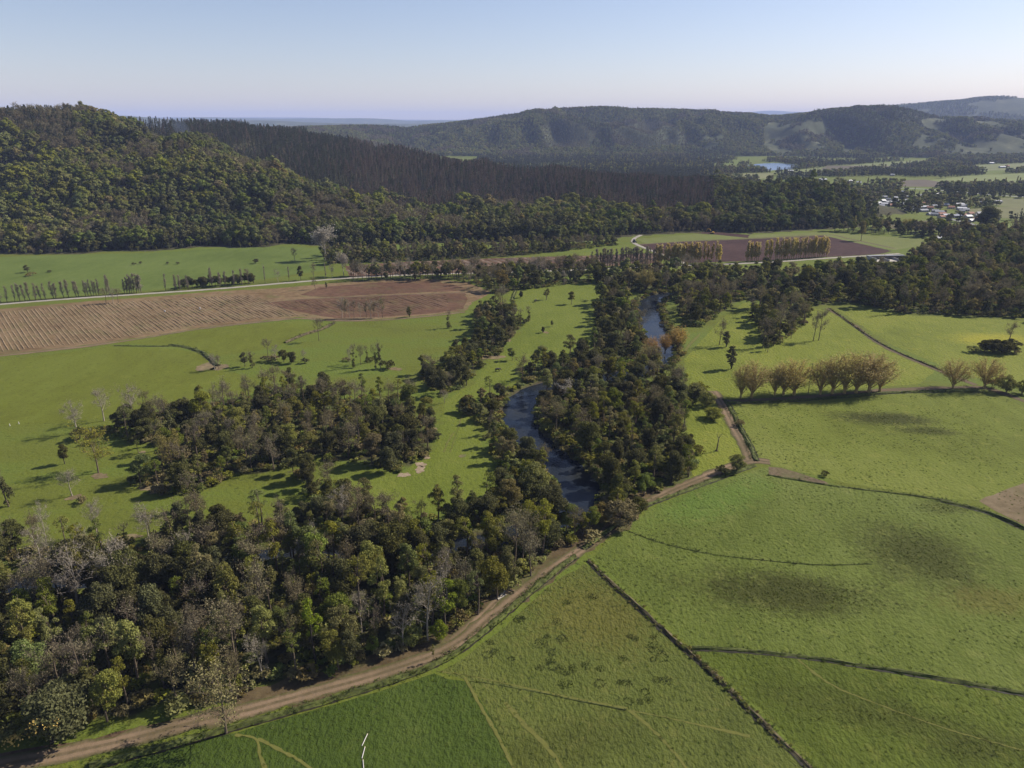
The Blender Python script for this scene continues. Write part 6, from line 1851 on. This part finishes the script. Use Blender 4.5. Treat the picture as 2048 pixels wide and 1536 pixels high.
# white irrigation pipes in the dark pasture in front
M_PIPE = plain_mat('pipe_white', (0.50, 0.48, 0.45), 0.5, 0.1, 1.0, spec=0.4)
for (u0, v0, u1, v1), lb in [((735, 1469, 724, 1493), 'upper white irrigation pipe lying on the dark front pasture'), ((730, 1495, 724, 1518), 'middle white irrigation pipe lying on the dark front pasture'), ((726, 1521, 728, 1545), 'lowest white irrigation pipe cut by the bottom edge')]:
    a, b = np.array([*G(u0, v0), 0.14]), np.array([*G(u1, v1), 0.14])
    mid_ = (a + b) / 2
    root = empty('irrigation_pipe', tuple(mid_))
    tag(root, lb, 'pipe', 'white irrigation pipes')
    link('pipe', MB().tube([a - mid_, b - mid_], [0.065, 0.065], 8).mesh('pipe', False), [M_PIPE], root)
    d_ = (b - a) / np.linalg.norm(b - a)
    link('coupling', MB().tube([a - mid_ - d_ * 0.02, a - mid_ + d_ * 0.16], [0.09, 0.09], 8).mesh('coupling'), [M_WALL['cream']], root)
# weathered planks beside the road
for i, (u0, v0, u1, v1) in enumerate([(992, 1198, 1008, 1187), (996, 1200, 1012, 1190), (1002, 1191, 1010, 1184)]):
    a, b = np.array(G(u0, v0)), np.array(G(u1, v1)); c_ = (a + b) / 2; d_ = b - a
    o = link('plank', MB().box((0, 0, 0), (float(np.hypot(*d_)), 0.35, 0.10)).mesh('plank'), [plain_mat('plank_wood_%d' % i, (0.34, 0.31, 0.26), 0.9, 0.2, 2)])
    o.location = (c_[0], c_[1], 0.10 + 0.11 * i); o.rotation_euler = (0, 0, math.atan2(d_[1], d_[0]))
    tag(o, ['grey weathered plank by the dirt road, lower edge of the pile', 'grey weathered plank by the dirt road, middle of the pile', 'short grey plank on top of the roadside pile'][i], 'plank', 'planks by the dirt road')

# grazing cattle
def cow_mesh():
    bm = MB()
    s_ = np.linspace(0, 1, 9)
    bm.tube(np.column_stack([s_ * 1.9 - 0.95, np.zeros(9), 0.98 + 0.05 * np.sin(s_ * 3)]), [0.16, 0.30, 0.34, 0.36, 0.38, 0.37, 0.33, 0.28, 0.14], 10)
    bm.tube([(0.85, 0, 1.1), (1.15, 0, 1.0), (1.35, 0, 0.72)], [0.2, 0.17, 0.14], 8)
    bm.tube([(1.28, 0, 0.78), (1.45, 0, 0.58), (1.58, 0, 0.42)], [0.17, 0.15, 0.09], 8)
    for sy in (-1, 1):
        bm.tube([(1.28, sy * 0.1, 0.86), (1.22, sy * 0.3, 0.90)], [0.05, 0.07], 5)
        bm.tube([(0.62, sy * 0.18, 0.85), (0.63, sy * 0.18, 0.42), (0.60, sy * 0.18, 0.0)], [0.13, 0.075, 0.07], 6)
        bm.tube([(-0.66, sy * 0.18, 0.95), (-0.58, sy * 0.18, 0.60), (-0.74, sy * 0.18, 0.38), (-0.72, sy * 0.18, 0.0)], [0.17, 0.11, 0.075, 0.07], 6)
    bm.tube([(-0.95, 0, 1.12), (-1.06, 0, 0.8), (-1.05, 0, 0.4)], [0.04, 0.03, 0.05], 5)
    return bm.mesh('cow', True)
CM = cow_mesh()
M_COW = {'pale': plain_mat('hide_pale', (0.62, 0.57, 0.50), 0.9, 0.15, 2), 'dark': plain_mat('hide_dark', (0.035, 0.03, 0.028), 0.9, 0.4, 2)}
for u, v, c_, lb, rz in [(995, 743, 'dark', 'dark cow alone in the strip meadow beside the hedgerow', 0.4), (1071, 604, 'dark', 'dark cow grazing at the top of the strip meadow', 1.2)]:
    o = link('cow', CM)
    if not CM.materials:
        CM.materials.append(M_COW['dark'])
    o.material_slots[0].link = 'OBJECT'; o.material_slots[0].material = M_COW[c_]
    x, y = G(u, v); o.location = (x, y, 0.02); o.rotation_euler = (0, 0, rz); o.scale = (1.15, 1.15, 1.15)
    tag(o, lb, 'cow')
# short white stakes at the left edge
for u, v, lb in [(20, 852, 'short white stake in the pasture at the left edge, left of two'), (38, 848, 'short white stake in the pasture at the left edge, right of two'), (181, 862, 'short white stake at the foot of the rounded grey tree')]:
    x, y = G(u, v)
    root = empty('stake', (x, y, 0)); tag(root, lb, 'stake')
    link('post', MB().box((0, 0, 0.35), (0.2, 0.2, 0.8), taper=0.8).mesh('post'), [M_PIPE], root)
    link('cap', MB().box((0, 0, 0.79), (0.24, 0.24, 0.06)).mesh('cap'), [M_PIPE], root)
# white sacks in the ploughed field
for u, v, lb in [(330, 624, 'white sack standing in the ploughed field, left of two'), (400, 618, 'white sack standing in the ploughed field, right of two')]:
    x, y = G(u, v)
    root = empty('sack', (x, y, 0.02), 0.3)
    tag(root, lb, 'sack')
    link('bag', MB().box((0, 0, 0.4), (0.8, 0.7, 0.8), taper=0.85).mesh('bag'), [M_PIPE], root)
    link('neck', MB().tube([(0, 0, 0.78), (0.05, 0, 1.0)], [0.18, 0.24], 7).mesh('neck'), [M_PIPE], root)
# power poles
for u, v, hp, lb in [(1616, 788, 62, 'slender wooden pole rising in the golden willow row'), (1633, 580, 36, 'thin wooden pole in front of the right bank wood'), (1535, 705, 26, 'short post in the bright meadow below the grove')]:
    x, y = G(u, v); _, dy, dz = ray(u, v - hp); h = CAM_H + y * dz / dy
    root = empty('utility_pole', (x, y, 0))
    tag(root, lb, 'pole')
    link('pole', MB().tube([(0, 0, -0.3), (0, 0, h)], [0.14, 0.09], 7).mesh('pole'), [BARK['brown']], root)
    link('crossarm', MB().box((0, 0, h - 0.5), (1.6, 0.12, 0.12)).mesh('crossarm'), [BARK['brown']], root)

# ------------------------------------------------------------------ air
sx_, sy_, sz_ = at_depth(378, 290, 1010)
th = np.linspace(0, 2 * math.pi, 13)[:-1]
rings = [(sz_ - 6 + z, rad, off) for z, rad, off in ((0, 2.5, 0), (8, 4.5, -1), (16, 7, -3), (24, 10, -6), (31, 11, -9), (37, 7, -11))]
v_ = np.vstack([np.column_stack([sx_ + off + rad * np.cos(th), np.full(12, sy_) + rad * np.sin(th), np.full(12, z)]) for z, rad, off in rings])
f_ = [(i * 12 + j, i * 12 + (j + 1) % 12, (i + 1) * 12 + (j + 1) % 12, (i + 1) * 12 + j) for i in range(len(rings) - 1) for j in range(12)] + [tuple(range(12))[::-1], tuple(range(60, 72))]
smk = link('smoke', MB().add(v_, f_).mesh('smoke', True))
m = bpy.data.materials.new('smoke')
nt = nodes_of(m)
o_ = nt.nodes.new('ShaderNodeOutputMaterial'); pv = nt.nodes.new('ShaderNodeVolumePrincipled')
pv.inputs['Color'].default_value = (0.55, 0.68, 1.0, 1); pv.inputs['Density'].default_value = 0.005
nt.links.new(pv.outputs[0], o_.inputs['Volume'])
smk.data.materials.append(m)
tag(smk, 'thin blue smoke plume rising between the wooded hills', 'smoke', None, 'stuff')
hz = link('haze', MB().box((0, 12200, 225), (30000, 26000, 460)).mesh('haze'))
m = bpy.data.materials.new('haze')
nt = nodes_of(m)
o_ = nt.nodes.new('ShaderNodeOutputMaterial')
pv = nt.nodes.new('ShaderNodeVolumePrincipled')
pv.inputs['Color'].default_value = (0.50, 0.62, 1.0, 1)
pv.inputs['Density'].default_value = 6.5e-5
pv.inputs['Anisotropy'].default_value = 0.0
nt.links.new(pv.outputs[0], o_.inputs['Volume'])
hz.data.materials.append(m)
tag(hz, 'thin blue haze lying over the whole valley', 'haze', None, 'stuff')
